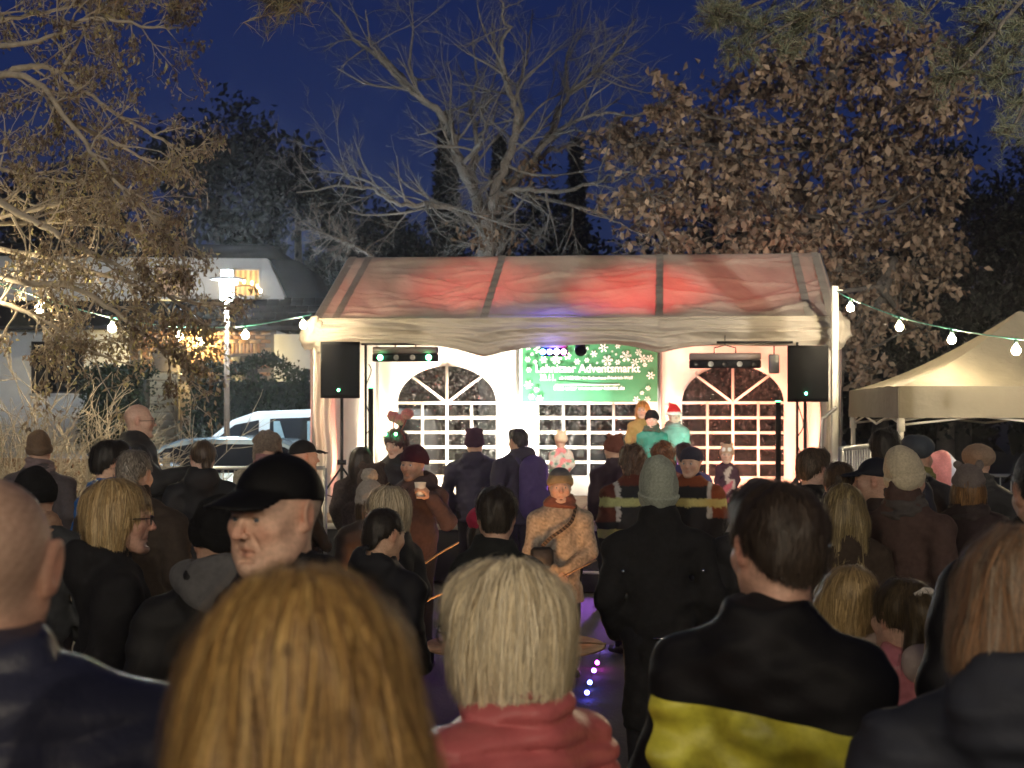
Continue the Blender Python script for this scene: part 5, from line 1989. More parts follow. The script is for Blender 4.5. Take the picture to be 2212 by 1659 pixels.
# ---- big tree at the picture's left with long arching boughs and small withered leaves
t = Tree(31)
D = 13.0
base = at(-330, 900, D) * [1, 1, 0]
t.limb(np.array([base, at(-320, 700, D), at(-300, 400, D), at(-250, 150, D), at(-220, -200, D)]), .26, .10, 12)
boughs = [
    ([(-270, 230), (-120, 175), (0, 160), (70, 142), (130, 158), (215, 222), (330, 290), (400, 330)], .6, .045, .010),
    ([(-265, 250), (-100, 190), (0, 163), (80, 178), (150, 265), (232, 370), (330, 470), (400, 560)], -.8, .045, .008),
    ([(150, 265), (230, 300), (320, 345), (420, 350)], .4, .022, .006),
    ([(130, 158), (180, 70), (200, 0)], .2, .02, .008),
    ([(-280, 380), (-100, 400), (0, 440), (110, 500), (220, 560), (340, 620), (440, 700)], -1.0, .05, .008),
    ([(-290, 480), (-120, 500), (0, 470), (120, 440), (240, 430), (330, 420)], .5, .035, .008),
    ([(-290, 500), (-100, 560), (40, 610), (160, 620), (270, 690), (360, 760), (420, 800)], -1.2, .04, .008),
    ([(-290, 520), (-120, 620), (20, 660), (110, 700), (200, 760), (290, 790)], -.6, .035, .006),
    ([(-285, 300), (-100, 330), (20, 370), (120, 390), (230, 395)], .8, .03, .008),
    ([(-270, 150), (-100, 60), (20, 40), (120, 20), (250, -10)], .8, .035, .010),
    ([(-265, 130), (-60, 100), (80, 90), (200, 40), (330, 60), (390, 60)], -.5, .03, .008),
    ([(-285, 440), (-60, 520), (100, 560), (250, 600), (360, 640), (480, 660)], .6, .035, .007),
    ([(-285, 440), (-60, 480), (140, 480), (300, 500), (420, 540)], 1.2, .03, .007),
]
for pts, dz, r0, r1 in boughs:
    t.limb(L3(pts, D, dz), r0, r1, 7, jit=.1)
t.twigs(.15, .62, .010, 3, up=-.12, spread=.85, start=.35, kids=(2, 3), wig=.5)
T = [q for q in t.tips if -60 < (q[-1][0] / q[-1][1] * F + CX) < 560]
lf = tip_leaves(T, 15000, .046, 9, [(.27, .21, .14), (.21, .155, .105), (.33, .27, .18), (.17, .125, .085), (.40, .35, .16)], .035, hang=1.6, aspect=.42)
t.build('large tree with arching boughs and small withered leaves over the market', 'tree', base, twig_pale, twig_pale, lf, 'lime_tree')

# ---- bare shrub by the fence
t = Tree(41)
for i in range(130):
    a = t.r.uniform(-1.35, 1.35)
    b = np.array([X(85, 15) + t.r.normal() * .3, 15 + t.r.normal() * .3, t.r.uniform(0, .5)])
    t.grow(b, (math.sin(a), t.r.normal() * .6, math.cos(a) * 1.1 + .2), t.r.uniform(1.1, 1.75), .010, 1, 3, up=-.12, spread=.7, kids=(4, 5), wig=.4, ratio=.5, minr=.0042)
t.build('dense bare twiggy shrub before the house wall and slatted fence', 'shrub', (X(85, 15), 15, 0), twig_pale, twig_pale, None, 'bare_shrub')
# leafless bush beside the gate and hedge
t = Tree(42)
for i in range(14):
    b = np.array([X(375, 27) + t.r.normal() * .2, 27 + t.r.normal() * .2, 0])
    t.grow(b, (t.r.normal() * .4, t.r.normal() * .4, 1), t.r.uniform(.8, 1.3), .01, 1, 3, up=.1, spread=.7, kids=(2, 4))
lf = tip_leaves(t.tips, 700, .07, 19, [(.02, .03, .016), (.03, .035, .02)], .06)
t.build('small dark leafy bush before the lit board gate', 'shrub', (X(375, 27), 27, 0), bark_dark, bark_dark, lf, 'bush')


# ---- pine boughs hanging in at the top: trunk outside, needles in tufts
def pine(label, trunk_u, d, tufts, seed, nlen, ntuft, cols, base_off=0):
    t = Tree(seed)
    base = at(trunk_u, 900, d) * [1, 1, 0]
    topz = 9.0
    t.limb(np.array([base, base + [.05, 0, 4], base + [0, .1, topz]]), .2, .12, 10)
    r = t.r
    P0, D0 = [], []
    for (u, v, ru, rv, n) in tufts:
        dd = d + r.uniform(-.5, .5)
        c = at(u, v, dd)
        st_ = base + np.array([0, 0, min(c[2] + .5, topz - .2)])
        t.limb(np.array([st_, (st_ + c) / 2 + [0, 0, .35], c]), .03, .010, 6, jit=.2)
        k = F / dd
        for _ in range(n):
            e = c + np.array([r.normal() * ru / k * .5, r.normal() * ru / k * .5, r.normal() * rv / k * .5])
            dirv = e - c + r.normal(size=3) * .12; dirv /= np.linalg.norm(dirv)
            t.f.tube(np.array([c + (e - c) * .2, e - dirv * .05 + r.normal(size=3) * .015, e]), [.007, .005, .003], 4, cap=False)
            s_ = r.uniform(0, .22, ntuft)
            P0.append(e - dirv * s_[:, None])
            q = dirv + r.normal(size=(ntuft, 3)) * .75
            D0.append(q / np.linalg.norm(q, axis=1, keepdims=True))
    P0 = np.concatenate(P0); D0 = np.concatenate(D0)
    n = len(P0)
    ln = nlen * r.uniform(.7, 1.2, (n, 1))
    sd = np.cross(D0, r.normal(size=(n, 3))); sd /= np.linalg.norm(sd, axis=1, keepdims=True)
    wd = .0016
    droop = np.array([0, 0, -1.0]) * ln * .12
    V = np.stack([P0 - sd * wd, P0 + sd * wd, P0 + D0 * ln * .6 + sd * wd, P0 + D0 * ln * .6 - sd * wd, P0 + D0 * ln + droop], 1).reshape(-1, 3)
    b = (np.arange(n) * 5)[:, None]
    cc = np.asarray(cols, np.float32)
    C = np.repeat(cc[r.integers(0, len(cc), n)] * r.uniform(.7, 1.25, (n, 1)), 5, 0)
    root = t.build(label, 'tree', base, bark_dark, bark_dark, None, 'pine_tree')
    link('crown', np_mesh('crown', V - base.astype(np.float32), [b + np.array([[0, 1, 2, 3]]), b + np.array([[3, 2, 4]])], NEEDLE, False, C), root)


gn = [(.16, .17, .10), (.12, .14, .085), (.20, .19, .115), (.10, .12, .08)]
pine('long needled pine whose grey green boughs hang above the brown leaved oak', 2420, 11.0,
     [(1560, 40, 60, 50, 20), (1640, 60, 70, 60, 26), (1720, 55, 60, 60, 22), (1600, 110, 60, 40, 16), (1560, 20, 50, 50, 16), (1700, 100, 50, 35, 12), (1780, 20, 60, 30, 12), (1900, 10, 60, 20, 10),
      (2080, 110, 60, 40, 20), (2130, 60, 70, 50, 24), (2190, 100, 60, 60, 24), (2060, 160, 60, 40, 18), (2150, 170, 60, 50, 22), (2200, 220, 50, 50, 20), (2180, 290, 40, 40, 12), (2210, 30, 50, 50, 16), (2000, 30, 40, 30, 8), (2110, 15, 60, 30, 12)],
     51, .085, 46, gn)
pine('pine with a few drooping needle sprigs above the bare sky', -420, 8.0,
     [(600, -10, 35, 25, 8), (580, 5, 30, 30, 5), (640, 5, 30, 30, 5), (330, -15, 50, 25, 8), (400, -10, 30, 25, 4), (250, -10, 40, 20, 5)], 52, .10, 40, [(.30, .24, .12), (.22, .20, .11), (.36, .26, .13), (.16, .16, .09)])


# ---- dark wood far behind: single trees one can tell apart
def far_tree(label, u, vtop, d, wid, kind, seed, dark=1.0):
    r = np.random.default_rng(seed)
    base = at(u, 900, d) * [1, 1, 0]
    h_ = Zv(vtop, d)
    root = thing('far_tree', label, 'tree', tuple(base), 0, 'dark trees far behind the tent')
    MB().tube([(0, 0, 0), (.1, 0, h_ * .5), (0, 0, h_ * .92)], [.3, .2, .05], 7).build('trunk', bark_dark, root, True)
    W = wid / (F / d)

    def pts(n, r):
        if kind == 'conifer':
            t_ = r.uniform(.06, 1, n) ** .75
            a = r.uniform(0, 6.28, n)
            lay = .75 + .25 * np.sin(t_ * 46 + np.sin(a * 3) * 1.2)
            rad = W * .5 * (1.02 - t_) * lay * r.uniform(.5, 1.08, n)
            return np.stack([rad * np.cos(a), rad * np.sin(a), t_ * h_ - rad * .25], -1)
        ncl = 46
        c = r.normal(size=(ncl, 3)); c /= np.linalg.norm(c, axis=1, keepdims=True)
        c = c * (r.uniform(.35, 1, (ncl, 1)) ** .6) * np.array([W * .5, W * .45, h_ * .34]) + np.array([0, 0, h_ * .64])
        i = r.integers(0, ncl, n)
        return c[i] + r.normal(size=(n, 3)) * W * .075
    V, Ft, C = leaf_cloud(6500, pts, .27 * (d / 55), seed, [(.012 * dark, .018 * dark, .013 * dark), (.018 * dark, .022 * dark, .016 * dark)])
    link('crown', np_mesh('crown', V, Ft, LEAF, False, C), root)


for i, q in enumerate([('broad dark deciduous tree behind the house roof', 470, 205, 52, 330, 'dec', .45), ('dark round tree beside the house ridge', 640, 300, 56, 260, 'dec', .45), ('tall dark spruce behind the bare oak trunk', 965, 250, 60, 250, 'conifer', .5),
                       ('dark spruce touching the bare oak limbs', 1080, 300, 62, 220, 'conifer', .5), ('low dark tree between the house and the tent', 780, 390, 58, 260, 'dec', .45), ('distant pointed spruce among the brown oak leaves', 1245, 310, 64, 170, 'conifer', .5),
                       ('broad dark tree behind the brown leaved oak', 1560, 430, 58, 420, 'dec', 1), ('dark leafy tree behind the gazebo', 2080, 300, 50, 330, 'dec', .5), ('tall black tree mass beyond the gazebo roof', 2260, 250, 46, 300, 'dec', .5),
                       ('dark tree filling the gap behind the tent ridge', 1150, 420, 57, 380, 'dec', 1), ('low dark tree below the brown leaved oak', 1900, 520, 50, 360, 'dec', .5), ('dark tree behind the large arching boughs', 120, 300, 54, 380, 'dec', 1), ('dark thicket tree low behind the gazebo', 2040, 640, 44, 420, 'dec', .5), ('dark thicket behind the stage tent', 1500, 600, 48, 520, 'dec', .7),
                       ('dark thicket between the tent and the house', 690, 560, 50, 300, 'dec', .8)]):
    far_tree(q[0], *q[1:6], 100 + i, q[6])
# the wood's dark floor and understorey beyond: one mass
def wood(n, r):
    x = r.uniform(-60, 60, n)
    return np.stack([x, r.uniform(66, 74, n), r.uniform(0, 1, n) ** .8 * (6.5 + 2.2 * np.sin(x * .35) + 1.2 * np.sin(x * .93))], -1)
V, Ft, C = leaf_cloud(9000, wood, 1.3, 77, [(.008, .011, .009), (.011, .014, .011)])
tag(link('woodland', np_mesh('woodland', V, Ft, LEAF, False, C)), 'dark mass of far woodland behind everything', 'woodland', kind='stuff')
TREE = (4200, 17000)
MAST = 1450
# ------------------------------------------------------------------ gazebo, string lights, fire bowl
gz = thing('pop_up_gazebo', 'pale pop up gazebo with peaked roof beside the string light post', 'gazebo', (3.58, 14.5, 0), 0.0)
gf = mat('gazebo_fabric', (.26, .23, .17), .7, var=.1, vscale=3, bump=.3, bscale=14, transl=.2, bdist=.03)
GE, GP, GS = 2.09, 2.86, 2.95
wg = Waves(71, 3.0, 8); wg2 = Waves(72, 9, 8)
cor = [np.array([0, 0]), np.array([GS, -.19]), np.array([GS + .19, GS - .19]), np.array([.19, GS])]
ctr = sum(cor) / 4
for i in range(4):
    a, b = cor[i], cor[(i + 1) % 4]

    def roofp(U, V):
        e = a[None, None] + (b - a)[None, None] * U[..., None]
        P2 = e + (ctr - e) * V[..., None] * .985
        z = GE + (GP - GE) * (V ** 1.65 * .62 + V * .38)
        sagv = -.05 * np.sin(math.pi * U) * np.sin(math.pi * V)
        P = np.stack([P2[..., 0], P2[..., 1], z + sagv], -1)
        P[..., 2] += (.010 * wg(P) + .006 * wg2(P)) * np.clip(np.minimum(U, 1 - U) * 10, 0, 1)
        return P
    m = MB(); m.grid(roofp, 40, 34); m.build('roof_panel', gf, gz, True)

    def val(U, V):
        P2 = a[None, None] + (b - a)[None, None] * U[..., None]
        n = np.array([b[1] - a[1], a[0] - b[0]]); n = n / np.linalg.norm(n)
        P = np.stack([P2[..., 0], P2[..., 1], GE - .295 * V], -1)
        d = .012 + .012 * V * np.sin(U * 9 + i) + .006 * wg(P * 2)
        P[..., 0] += n[0] * d; P[..., 1] += n[1] * d
        return P
    m = MB(); m.grid(val, 30, 6); m.build('valance', gf, gz, True)
wl_m = mat('gazebo_leg_white', (.72, .70, .62), .45, var=.05)
for c in cor:
    q = c + (ctr - c) * .02
    MB().box((q[0] - .022, q[1] - .022, 0), (q[0] + .022, q[1] + .022, GE - .02), .004).build('leg', wl_m, gz)
    MB().box((q[0] - .032, q[1] - .032, GE - .42), (q[0] + .032, q[1] + .032, GE - .30), .004).build('bracket', wl_m, gz)
for i in range(4):
    a, b = cor[i], cor[(i + 1) % 4]
    for (p, q, za, zb_) in ((0, .5, GE - .20, GE - .36), (.5, 1, GE - .36, GE - .20), (0, .5, GE - .36, GE - .20), (.5, 1, GE - .20, GE - .36), (0, .25, GE - .32, GE - .20)):
        A_ = np.array([*(a + (b - a) * p), za]); B_ = np.array([*(a + (b - a) * q), zb_])
        A_[:2] += (ctr - A_[:2]) * .03; B_[:2] += (ctr - B_[:2]) * .03
        MB().tube([A_, B_], .012, 6).build('truss_bar', wl_m, gz)
tb = thing('market_table', 'cloth covered table with pink and white bundle under the gazebo', 'table', (X(2070, 12.5), 12.5, 0))
MB().box((-.7, -.35, .78), (.7, .35, .82), .01).build('table_top', mat('table_top', (.12, .10, .11), .7), tb)
m = MB(); m.grid(lambda U, V: np.stack([-.7 + 1.4 * U, -.36 + .02 * np.sin(U * 30), .8 - .6 * V], -1), 40, 4); m.build('cloth', cloth((.10, .08, .10)), tb, True)
bd = SDF(); bd.frame((X(2030, 12.3), 12.3, Zv(985, 12.3) - .12)); bd.ell((0, 0, 0), (.16, .12, .16)); bd.ell((.14, 0, -.09), (.16, .1, .06), k=.04); wq = Waves(5, 25)
bd.disp = lambda P: .015 * wq(P)
o, _ = sdf_obj(bd, 'cloth_bundle', .014, CLOTH_ATTR, None, lambda V: np.where((V[:, :1] > X(2030, 12.3) + .06), (.6, .62, .75), (.7, .28, .28)), amp=.02)
tag(o, 'pink and white bundle of cloth on the market table under the gazebo', 'bundle')

# ---- string lights
cable_m = mat('festoon_cable_green', (.06, .30, .24), .5, var=.1)
sock_m = mat('lamp_socket', (.03, .06, .05), .6)
bulb_m = emis('festoon_bulb', (1.0, .80, .50), 420)
bulb_me = MB().lathe([(0, -.092), (.018, -.089), (.033, -.076), (.040, -.056), (.034, -.034), (.018, -.014), (.014, 0), (0, 0)], 14).mesh('bulb', bulb_m, True)
sock_me = MB().lathe([(0, 0), (.017, 0), (.018, .045), (.008, .05), (0, .05)], 10).mesh('socket', sock_m, True)


def strand(label, pts, bulbs, group='festoon string lights', per=8):
    """pts: cable points; bulbs: positions of bulb tops"""
    P = catmull(pts, per)
    root = thing('string_light', label, 'string light', tuple(P[0]), 0, group)
    MB().tube(P - P[0], .007, 6).build('cable', cable_m, root, True)
    for b in bulbs:
        s_ = link('socket', sock_me, root, tuple(np.asarray(b) - P[0] + [0, 0, -.05]))
        link('bulb', bulb_me, s_, (0, 0, .004))


def sag(a, b, n, s_):
    t = np.linspace(0, 1, n)[:, None]
    return np.asarray(a) * (1 - t) + np.asarray(b) * t - np.array([0, 0, 1.0]) * (4 * t * (1 - t)) * s_


lb_ = [at(655, 683, 17.6), at(530, 704, 16.6), at(388, 706, 15.6), at(242, 686, 14.6), at(85, 642, 13.6), at(-60, 590, 12.7)]
strand('green festoon cable with glowing bulbs from the tent corner to the large tree', [at(672, 678, 17.9)] + [b + [0, 0, .0] for b in lb_] + [at(-240, 520, 11.8)], lb_)
rb_ = [at(1837, 645, 16.7), at(1943, 685, 15.6), at(2056, 711, 14.6), at(2195, 732, 13.4), at(2350, 740, 12.2)]
strand('green festoon cable with glowing bulbs from the white post over the gazebo', [at(1806, 628, 17.2)] + rb_ + [at(2500, 720, 11.2)], rb_)
# two more strings added out of view to light the crowd
for lab, a, b, n in (('added festoon string out of view above the back of the crowd', (-6.5, -3.0, 4.2), (6.5, -3.4, 4.2), 7), ('added festoon string out of view farther behind the crowd', (-7, -8, 4.0), (7, -8, 4.0), 10)):
    Pp = sag(a, b, n + 1, .5)
    strand(lab, Pp, Pp[:-1] + .5 * np.diff(Pp, axis=0))
pst = thing('string_light_post', 'white square post carrying the festoon cable beside the tent corner', 'post', (X(1803, 17.2), 17.2, 0))
MB().box((-.035, -.035, 0), (.035, .035, Zv(618, 17.2)), .005).build('shaft', wl_m, pst)
MB().box((-.045, -.02, Zv(628, 17.2)), (.09, .02, Zv(626, 17.2)), .003).build('arm', wl_m, pst)
hnd = thing('step_handrail', 'grey bent tube handrail between the tent and the string light post', 'handrail', (X(1775, 16.8), 16.8, 0))
MB().tube(catmull([(0, 0, 0), (0, 0, 1.6), (.05, 0, 1.8), (.16, 0, 1.9)], 5), .02, 8).build('tube', steel, hnd, True)
MB().tube([(0, 0, 1.1), (.15, 0, 1.1)], .015, 8).build('crossbar', steel, hnd, True)

# ---- fire bowl with flat steel ring, sticks with dough
FB = np.array([X(1112, 9.7), 9.7, 0])
fb = thing('fire_bowl', 'round steel fire bowl with a wide flat ring among the standing people', 'fire bowl', tuple(FB))
rust = mat('ring_steel_rusty', (.55, .32, .18), .6, metal=.1, var=.4, vscale=12)
fz = Zv(1392, 9.7)
MB().lathe([(.33, fz), (.555, fz + .004), (.56, fz - .012), (.33, fz - .016), (.33, fz)], 48).build('ring', rust, fb, True)
MB().lathe([(.33, fz - .005), (.28, fz - .14), (.1, fz - .22), (0, fz - .23)], 28).build('bowl', rust, fb, True)
MB().lathe([(.25, 0), (.25, .02), (.16, .1), (.2, fz - .18)], 20).build('base', mat('bowl_base', (.03, .028, .026), .7), fb, True)
fl = SDF(); fl.frame((FB[0], FB[1], fz - .06))
for a in range(7):
    x_, y_ = .11 * math.cos(a * 2.4) * (a / 7) ** .5, .11 * math.sin(a * 2.4) * (a / 7) ** .5
    fl.rc((x_, y_, 0), (x_ * .6 + .02 * math.sin(a), y_ * .6, .22 + .05 * math.sin(a * 3)), .055, .006, k=.03)
wf = Waves(9, 30); fl.disp = lambda P: .008 * wf(P)
o, _ = sdf_obj(fl, 'fire_flames', .012, emis('flame', (1.0, .46, .16), 46), None)
tag(o, 'orange flames burning in the steel fire bowl', 'fire')
for i in range(4):
    lg = MB().tube([(-.14, 0, 0), (.14, 0, 0)], .03, 8).build('log', mat('charred_log', (.03, .02, .015), .95), None, True)
    lg.location = (FB[0] + .02 * i - .03, FB[1] + .03 * (i - 1.5), fz - .12 + .02 * i); lg.rotation_euler = (.2 * (i - 1), .15, i * .8)
    tag(lg, ['lowest charred log in the fire bowl', 'second charred log up in the fire bowl', 'third charred log up in the fire bowl', 'topmost charred log in the fire bowl'][i], 'log', 'logs in the fire bowl')


def stick(label, a, b, dough=True, r=.006):
    a = np.asarray(a, float); b = np.asarray(b, float)
    root = thing('bread_stick', label, 'stick', tuple(a))
    mid = (b - a) * .5 + np.array([.01, .0, .012])
    MB().tube(catmull([np.zeros(3), mid, b - a], 4), r, 6).build('stick', mat('stick_wood', (.45, .30, .16), .8, var=.3), root, True)
    if dough:
        MB().sphere((b - a) * .93, (.028, .028, .04), 10).build('dough', mat('bread_dough', (.65, .5, .3), .8), root, True)


stick('long stick with dough held over the fire by a hand beside the dark coat', at(1288, 1210, 9.9), at(1150, 1282, 9.75))
stick('forked stick held over the fire before the boy', at(905, 1225, 9.3), at(990, 1172, 9.6), False)
stick('short pale stick lying over the fire ring before the boy', at(905, 1308, 9.2), at(968, 1278, 9.6), False)
stick('thin stick resting across the steel fire ring', at(1180, 1394, 9.35), at(1308, 1391, 9.7), False)
lt_ = thing('led_light_chain', 'violet and blue light chain glowing on the ground past the fire bowl', 'light chain', (X(1290, 11.3), 11.3, .0))
LC = [(1300, 1398), (1290, 1435), (1283, 1452), (1274, 1478), (1268, 1500)]
LP = []
for (u, v), c in zip(LC, ((.3, .2, 1), (1, .05, .9), (.35, .1, 1), (.1, .15, 1), (.1, .1, 1))):
    dg = 1.83 * F / (v - CY)
    q_ = np.array([X(u, dg), dg, .02]) - np.array([X(1290, 11.3), 11.3, 0])
    LP.append(q_)
    MB().sphere(q_ + [0, 0, .012], .016, 8).build('led', emis('chain_%d_%d' % (u, v), c, 30), lt_, True)
MB().tube(catmull(LP, 4), .004, 5).build('wire', blk, lt_)

# ---- mast lamps added out of view to light the crowd and trees
for i, (x_, y_, lab) in enumerate(((-9.0, -16.0, 'added mast lamp out of view behind the crowd on the house side'), (10.0, -15.0, 'added mast lamp out of view behind the crowd on the gazebo side'))):
    ml = thing('added_mast_lamp', lab, 'street lamp', (x_, y_, 0), 0, 'added mast lamps out of view')
    MB().lathe([(.09, 0), (.05, 7.6), (0, 7.6)], 12).build('pole', pole_m, ml, True)
    MB().lathe([(.34, 7.62), (.3, 7.72), (0, 7.8)], 18).build('shade', frame_m, ml, True)
    MB().sphere((0, 0, 7.6), (.24, .24, .12), 14).build('lantern', emis('mast_lantern', (1.0, .85, .66), MAST), ml, True)
    fl_ = empty('floodlight', (0, .3, 6.6), 0, ml)  # floodlight added to brighten the tree crowns
    MB().box((-.22, -.08, -.16), (.22, .08, .16), .02).build('case', blk, fl_)
    MB().box((-.19, .082, -.13), (.19, .086, .13)).build('front_glass', emis('flood_front', (1, .93, .82), 25), fl_)
    tgt = Vector((-5.0, 14, 5.6)) if i == 0 else Vector((5.2, 25, 8.5))
    l = bpy.data.lights.new('floodlight_beam', 'SPOT'); l.energy = TREE[i]; l.color = (1, .93, .82); l.spot_size = math.radians(36); l.spot_blend = .9; l.shadow_soft_size = .2
    lo = bpy.data.objects.new('floodlight_beam', l); lo.location = (0, .15, 0)
    lo.rotation_euler = (tgt - Vector((x_, y_ + .3, 6.6))).to_track_quat('-Z', 'Y').to_euler(); col.objects.link(lo); lo.parent = fl_
# ------------------------------------------------------------------ the crowd (u, v of the crown, distance, facing: 0 away, 90 left, 180 to the camera, -90 right)
P = person
BLK = (.010, .010, .012); NAVY = (.012, .014, .028); CHAR = (.022, .022, .024); BRN = (.035, .024, .020)
PALE = (.62, .42, .33); RUDDY = (.56, .34, .26)
blond = ((.46, .33, .16), (.34, .23, .10), (.55, .42, .22)); gold = ((.46, .28, .09), (.30, .17, .055), (.54, .36, .13), (.17, .095, .035)); white = ((.78, .68, .47), (.60, .51, .34), (.84, .76, .57))
dbrown = ((.030, .020, .013), (.045, .03, .02)); black_h = ((.012, .010, .009), (.02, .016, .013)); mbrown = ((.09, .055, .03), (.06, .038, .022)); grey_h = ((.22, .19, .155), (.30, .27, .22), (.16, .135, .11))


def reflect(base, bands, shoulders=None, yoke=None):
    """fire jacket colours: base cloth, reflective bands (z0,z1 below the shoulder, colour)"""
    def f(V, shz, hem, sw, T):
        c = np.tile(np.asarray(base, np.float32), (len(V), 1))
        if shoulders is not None:
            m = (np.abs(V[:, 0]) > sw * .80) & (V[:, 2] > shz - .30 * T) | (V[:, 2] > shz - .01)
            c[m] = shoulders
            e = (np.abs(np.abs(V[:, 0]) - sw * .80) < .018) & (V[:, 2] > shz - .30 * T)
            c[e] = (.45, .45, .42)
        for z0, z1, cc in bands:
            m = (V[:, 2] < shz - z0 * T) & (V[:, 2] > shz - z1 * T)
            c[m] = cc
        return c
    return f


# -- nearest rows
P('balding man in black baseball cap and black jacket turning his head to the side', 606, 980, 3.3, 118, hat='cap', hatc=(.006, .006, .007), face=True, hy=26, hp=-2,
  feat=dict(jowl=1.12, nose=1.2, buzz=(.42, .38, .32), buzz_amt=.75, wide=1.08, ear=1.12, brow=(.22, .15, .10), gaze=12), skin=(.60, .39, .29), fat=.04, w=1.12, jac=(.007, .007, .009), collarc=(.010, .010, .012), key='cap', res=.75)
P('person with long golden brown hair standing behind the white haired woman', 645, 1228, 1.42, 10, hair='longflat', hairc=gold, hatpad=.015, sc_=1.02, jac=(.05, .035, .022), jk='wool', w=.92, strand=18000)
P('white haired woman with glasses in a pink red quilted jacket', 1092, 1212, 2.85, 50, hair='bobin', hairc=white, hatpad=.014, sc_=1.0, jac=(.36, .09, .095), jk='shell', puff=.022, w=.98, spec=True, hy=14, strand=18000, skin=PALE, quilt=.055)
P('dark haired man in black jacket with yellow reflective back panel', 1672, 1042, 3.0, -30, hair='short', hairc=((.035, .024, .017), (.05, .034, .024)), jac=(.006, .006, .008), w=.82, hy=44, skin=RUDDY, key='hivis')
P('person with loose reddish brown hair and dark blue jacket beside the hugging girls', 2208, 1138, 2.5, -14, hair='long', hairc=((.24, .15, .09), (.34, .18, .09), (.17, .12, .085), (.28, .22, .16)), jac=(.022, .025, .036), jk='soft', w=1.0, hatpad=.014, skin=(.55, .28, .17), hood=True)
P('close cropped man in navy quilted jacket with red lined collar', -30, 1010, 1.98, 12, jac=(.016, .018, .036), jk='shell', puff=.010, w=1.12, feat=dict(buzz=(.30, .24, .19), buzz_amt=.5, wide=1.08, ear=1.25), skin=(.50, .30, .22), collarc=(.28, .07, .04), hy=-6, fat=.03)
P('fair bobbed woman with glasses and black coat in profile before the bare shrub', 252, 1035, 5.2, -72, hair='bob', hairc=blond, hatpad=.014, jac=BLK, jk='wool', face=True, spec=True, specc=(.25, .2, .15), hy=-10, w=1.0, skin=RUDDY, hood=True, collarc=(.05, .05, .055), feat=dict(brow=(.2, .14, .08)))
P('person in black jacket with thick grey hood beside the man in the black cap', 478, 1068, 4.7, 8, hat='beanie', hatc=(.008, .008, .009), jac=(.012, .012, .013), hood=True, hoodc=(.10, .10, .105), hy=10, w=1.05)
P('person in black knitted hat and dark coat with tan scarf', 75, 1008, 7.0, 5, hat='beanie', hatc=(.010, .010, .011), jac=(.030, .032, .034), jk='wool', scarf=(.34, .21, .14), w=1.08, hatopt=dict(cuff=.05))
# -- left, middle distance
P('bald man with glasses in dark padded coat holding a red mug', 298, 870, 11.0, -78, jac=CHAR, jk='soft', puff=.010, face=True, spec=True, feat=dict(nose=1.1, wide=1.05, ear=.95), skin=(.60, .38, .28), w=1.15, fat=.05,
  arms=(None, ((.27, .12, 1.36), (.14, .36, 1.42))), hands={1: dict(D=(-.35, .8, .25), N=(-.8, -.3, .1), curl=1.15)}, key='mug')
P('person in brown bobble hat and mauve scarf beside the bare shrub', 85, 938, 12.0, 0, hat='beanie', hatc=(.13, .085, .055), hatopt=dict(tall=.02), jac=(.05, .042, .045), jk='wool', scarf=(.16, .12, .12), w=1.05)
P('dark haired youth in shiny blue jacket looking past the grey haired man', 236, 950, 8.6, -48, hair='short', hairc=black_h, jac=(.02, .085, .24), jk='gloss', face=True, skin=(.55, .35, .24), hy=-8, puff=.012)
P('short grey haired man in dark brown coat facing the tent', 288, 970, 7.6, -12, hair='crop', hairc=grey_h, jac=(.030, .022, .017), jk='wool', w=1.12, jlen=.36, collar=2)
P('woman with tied back brown hair in black jacket before the steel barrier', 437, 950, 10.5, 12, hair='ponytail', hairc=((.10, .068, .04), (.07, .045, .03)), jac=BLK, jk='soft', hy=12, skin=PALE, hood=True)
P('person in furry trapper hat and mauve scarf before the white van', 578, 928, 12.0, 25, hat='ushanka', hatc=(.22, .17, .13), jac=(.32, .29, .22), jk='fur', scarf=(.28, .15, .15))
cp = P('person in black cap with white lettering facing the tent wall', 655, 950, 11.5, -60, hat='cap', hatc=(.010, .009, .010), jac=(.014, .013, .014), w=1.1, hy=-5, hood=True, key='lettercap')
P('child in grey bobble hat beside the fair bobbed woman near the fire', 797, 1042, 10.2, 20, hat='beanie', hatc=(.30, .27, .235), hatopt=dict(pom=.055, pomc=(.50, .44, .36), ribs=40, tall=.01, cuff=.035, pomat=(.0, -.03, .185)), hair='under', hairc=mbrown, jac=BRN, sc_=.96)
P('fair bobbed woman in profile standing at the fire', 838, 1050, 7.9, 62, hair='bob', hairc=((.52, .44, .30), (.38, .31, .20), (.62, .54, .38)), jac=(.02, .02, .022), face=True, hy=8, skin=PALE, hatpad=.014)
P('dark haired boy in black hooded jacket looking down at the fire', 827, 1096, 7.0, -35, hair='crop', hairc=((.022, .016, .012), (.03, .022, .016)), jac=(.010, .010, .013), hood=True, face=True, hy=-8, hp=-10, skin=(.56, .36, .25))
P('man in dark red knitted hat and brown jacket holding a white cup', 895, 960, 11.2, 150, hat='beanie', hatc=(.045, .012, .022), hatopt=dict(ribs=50, cuff=.055, brim=.012), jac=(.055, .036, .035), jk='wool', face=True, hy=0, hp=-3, skin=(.56, .33, .22),
  feat=dict(nose=1.2, beard=(.16, .09, .06)), hood=True, arms=(((-.30, .03, 1.08), (-.27, .20, 1.26)), None), hands={0: dict(D=(.25, .45, .5), N=(.75, .1, -.35), curl=1.05, side=1)}, key='cup', w=1.02, fat=.02)
P('woman with long dark hair and fur vest near the tent wall', 780, 965, 14.0, 5, hair='long', hairc=dbrown, jac=(.06, .045, .04), jk='fur')
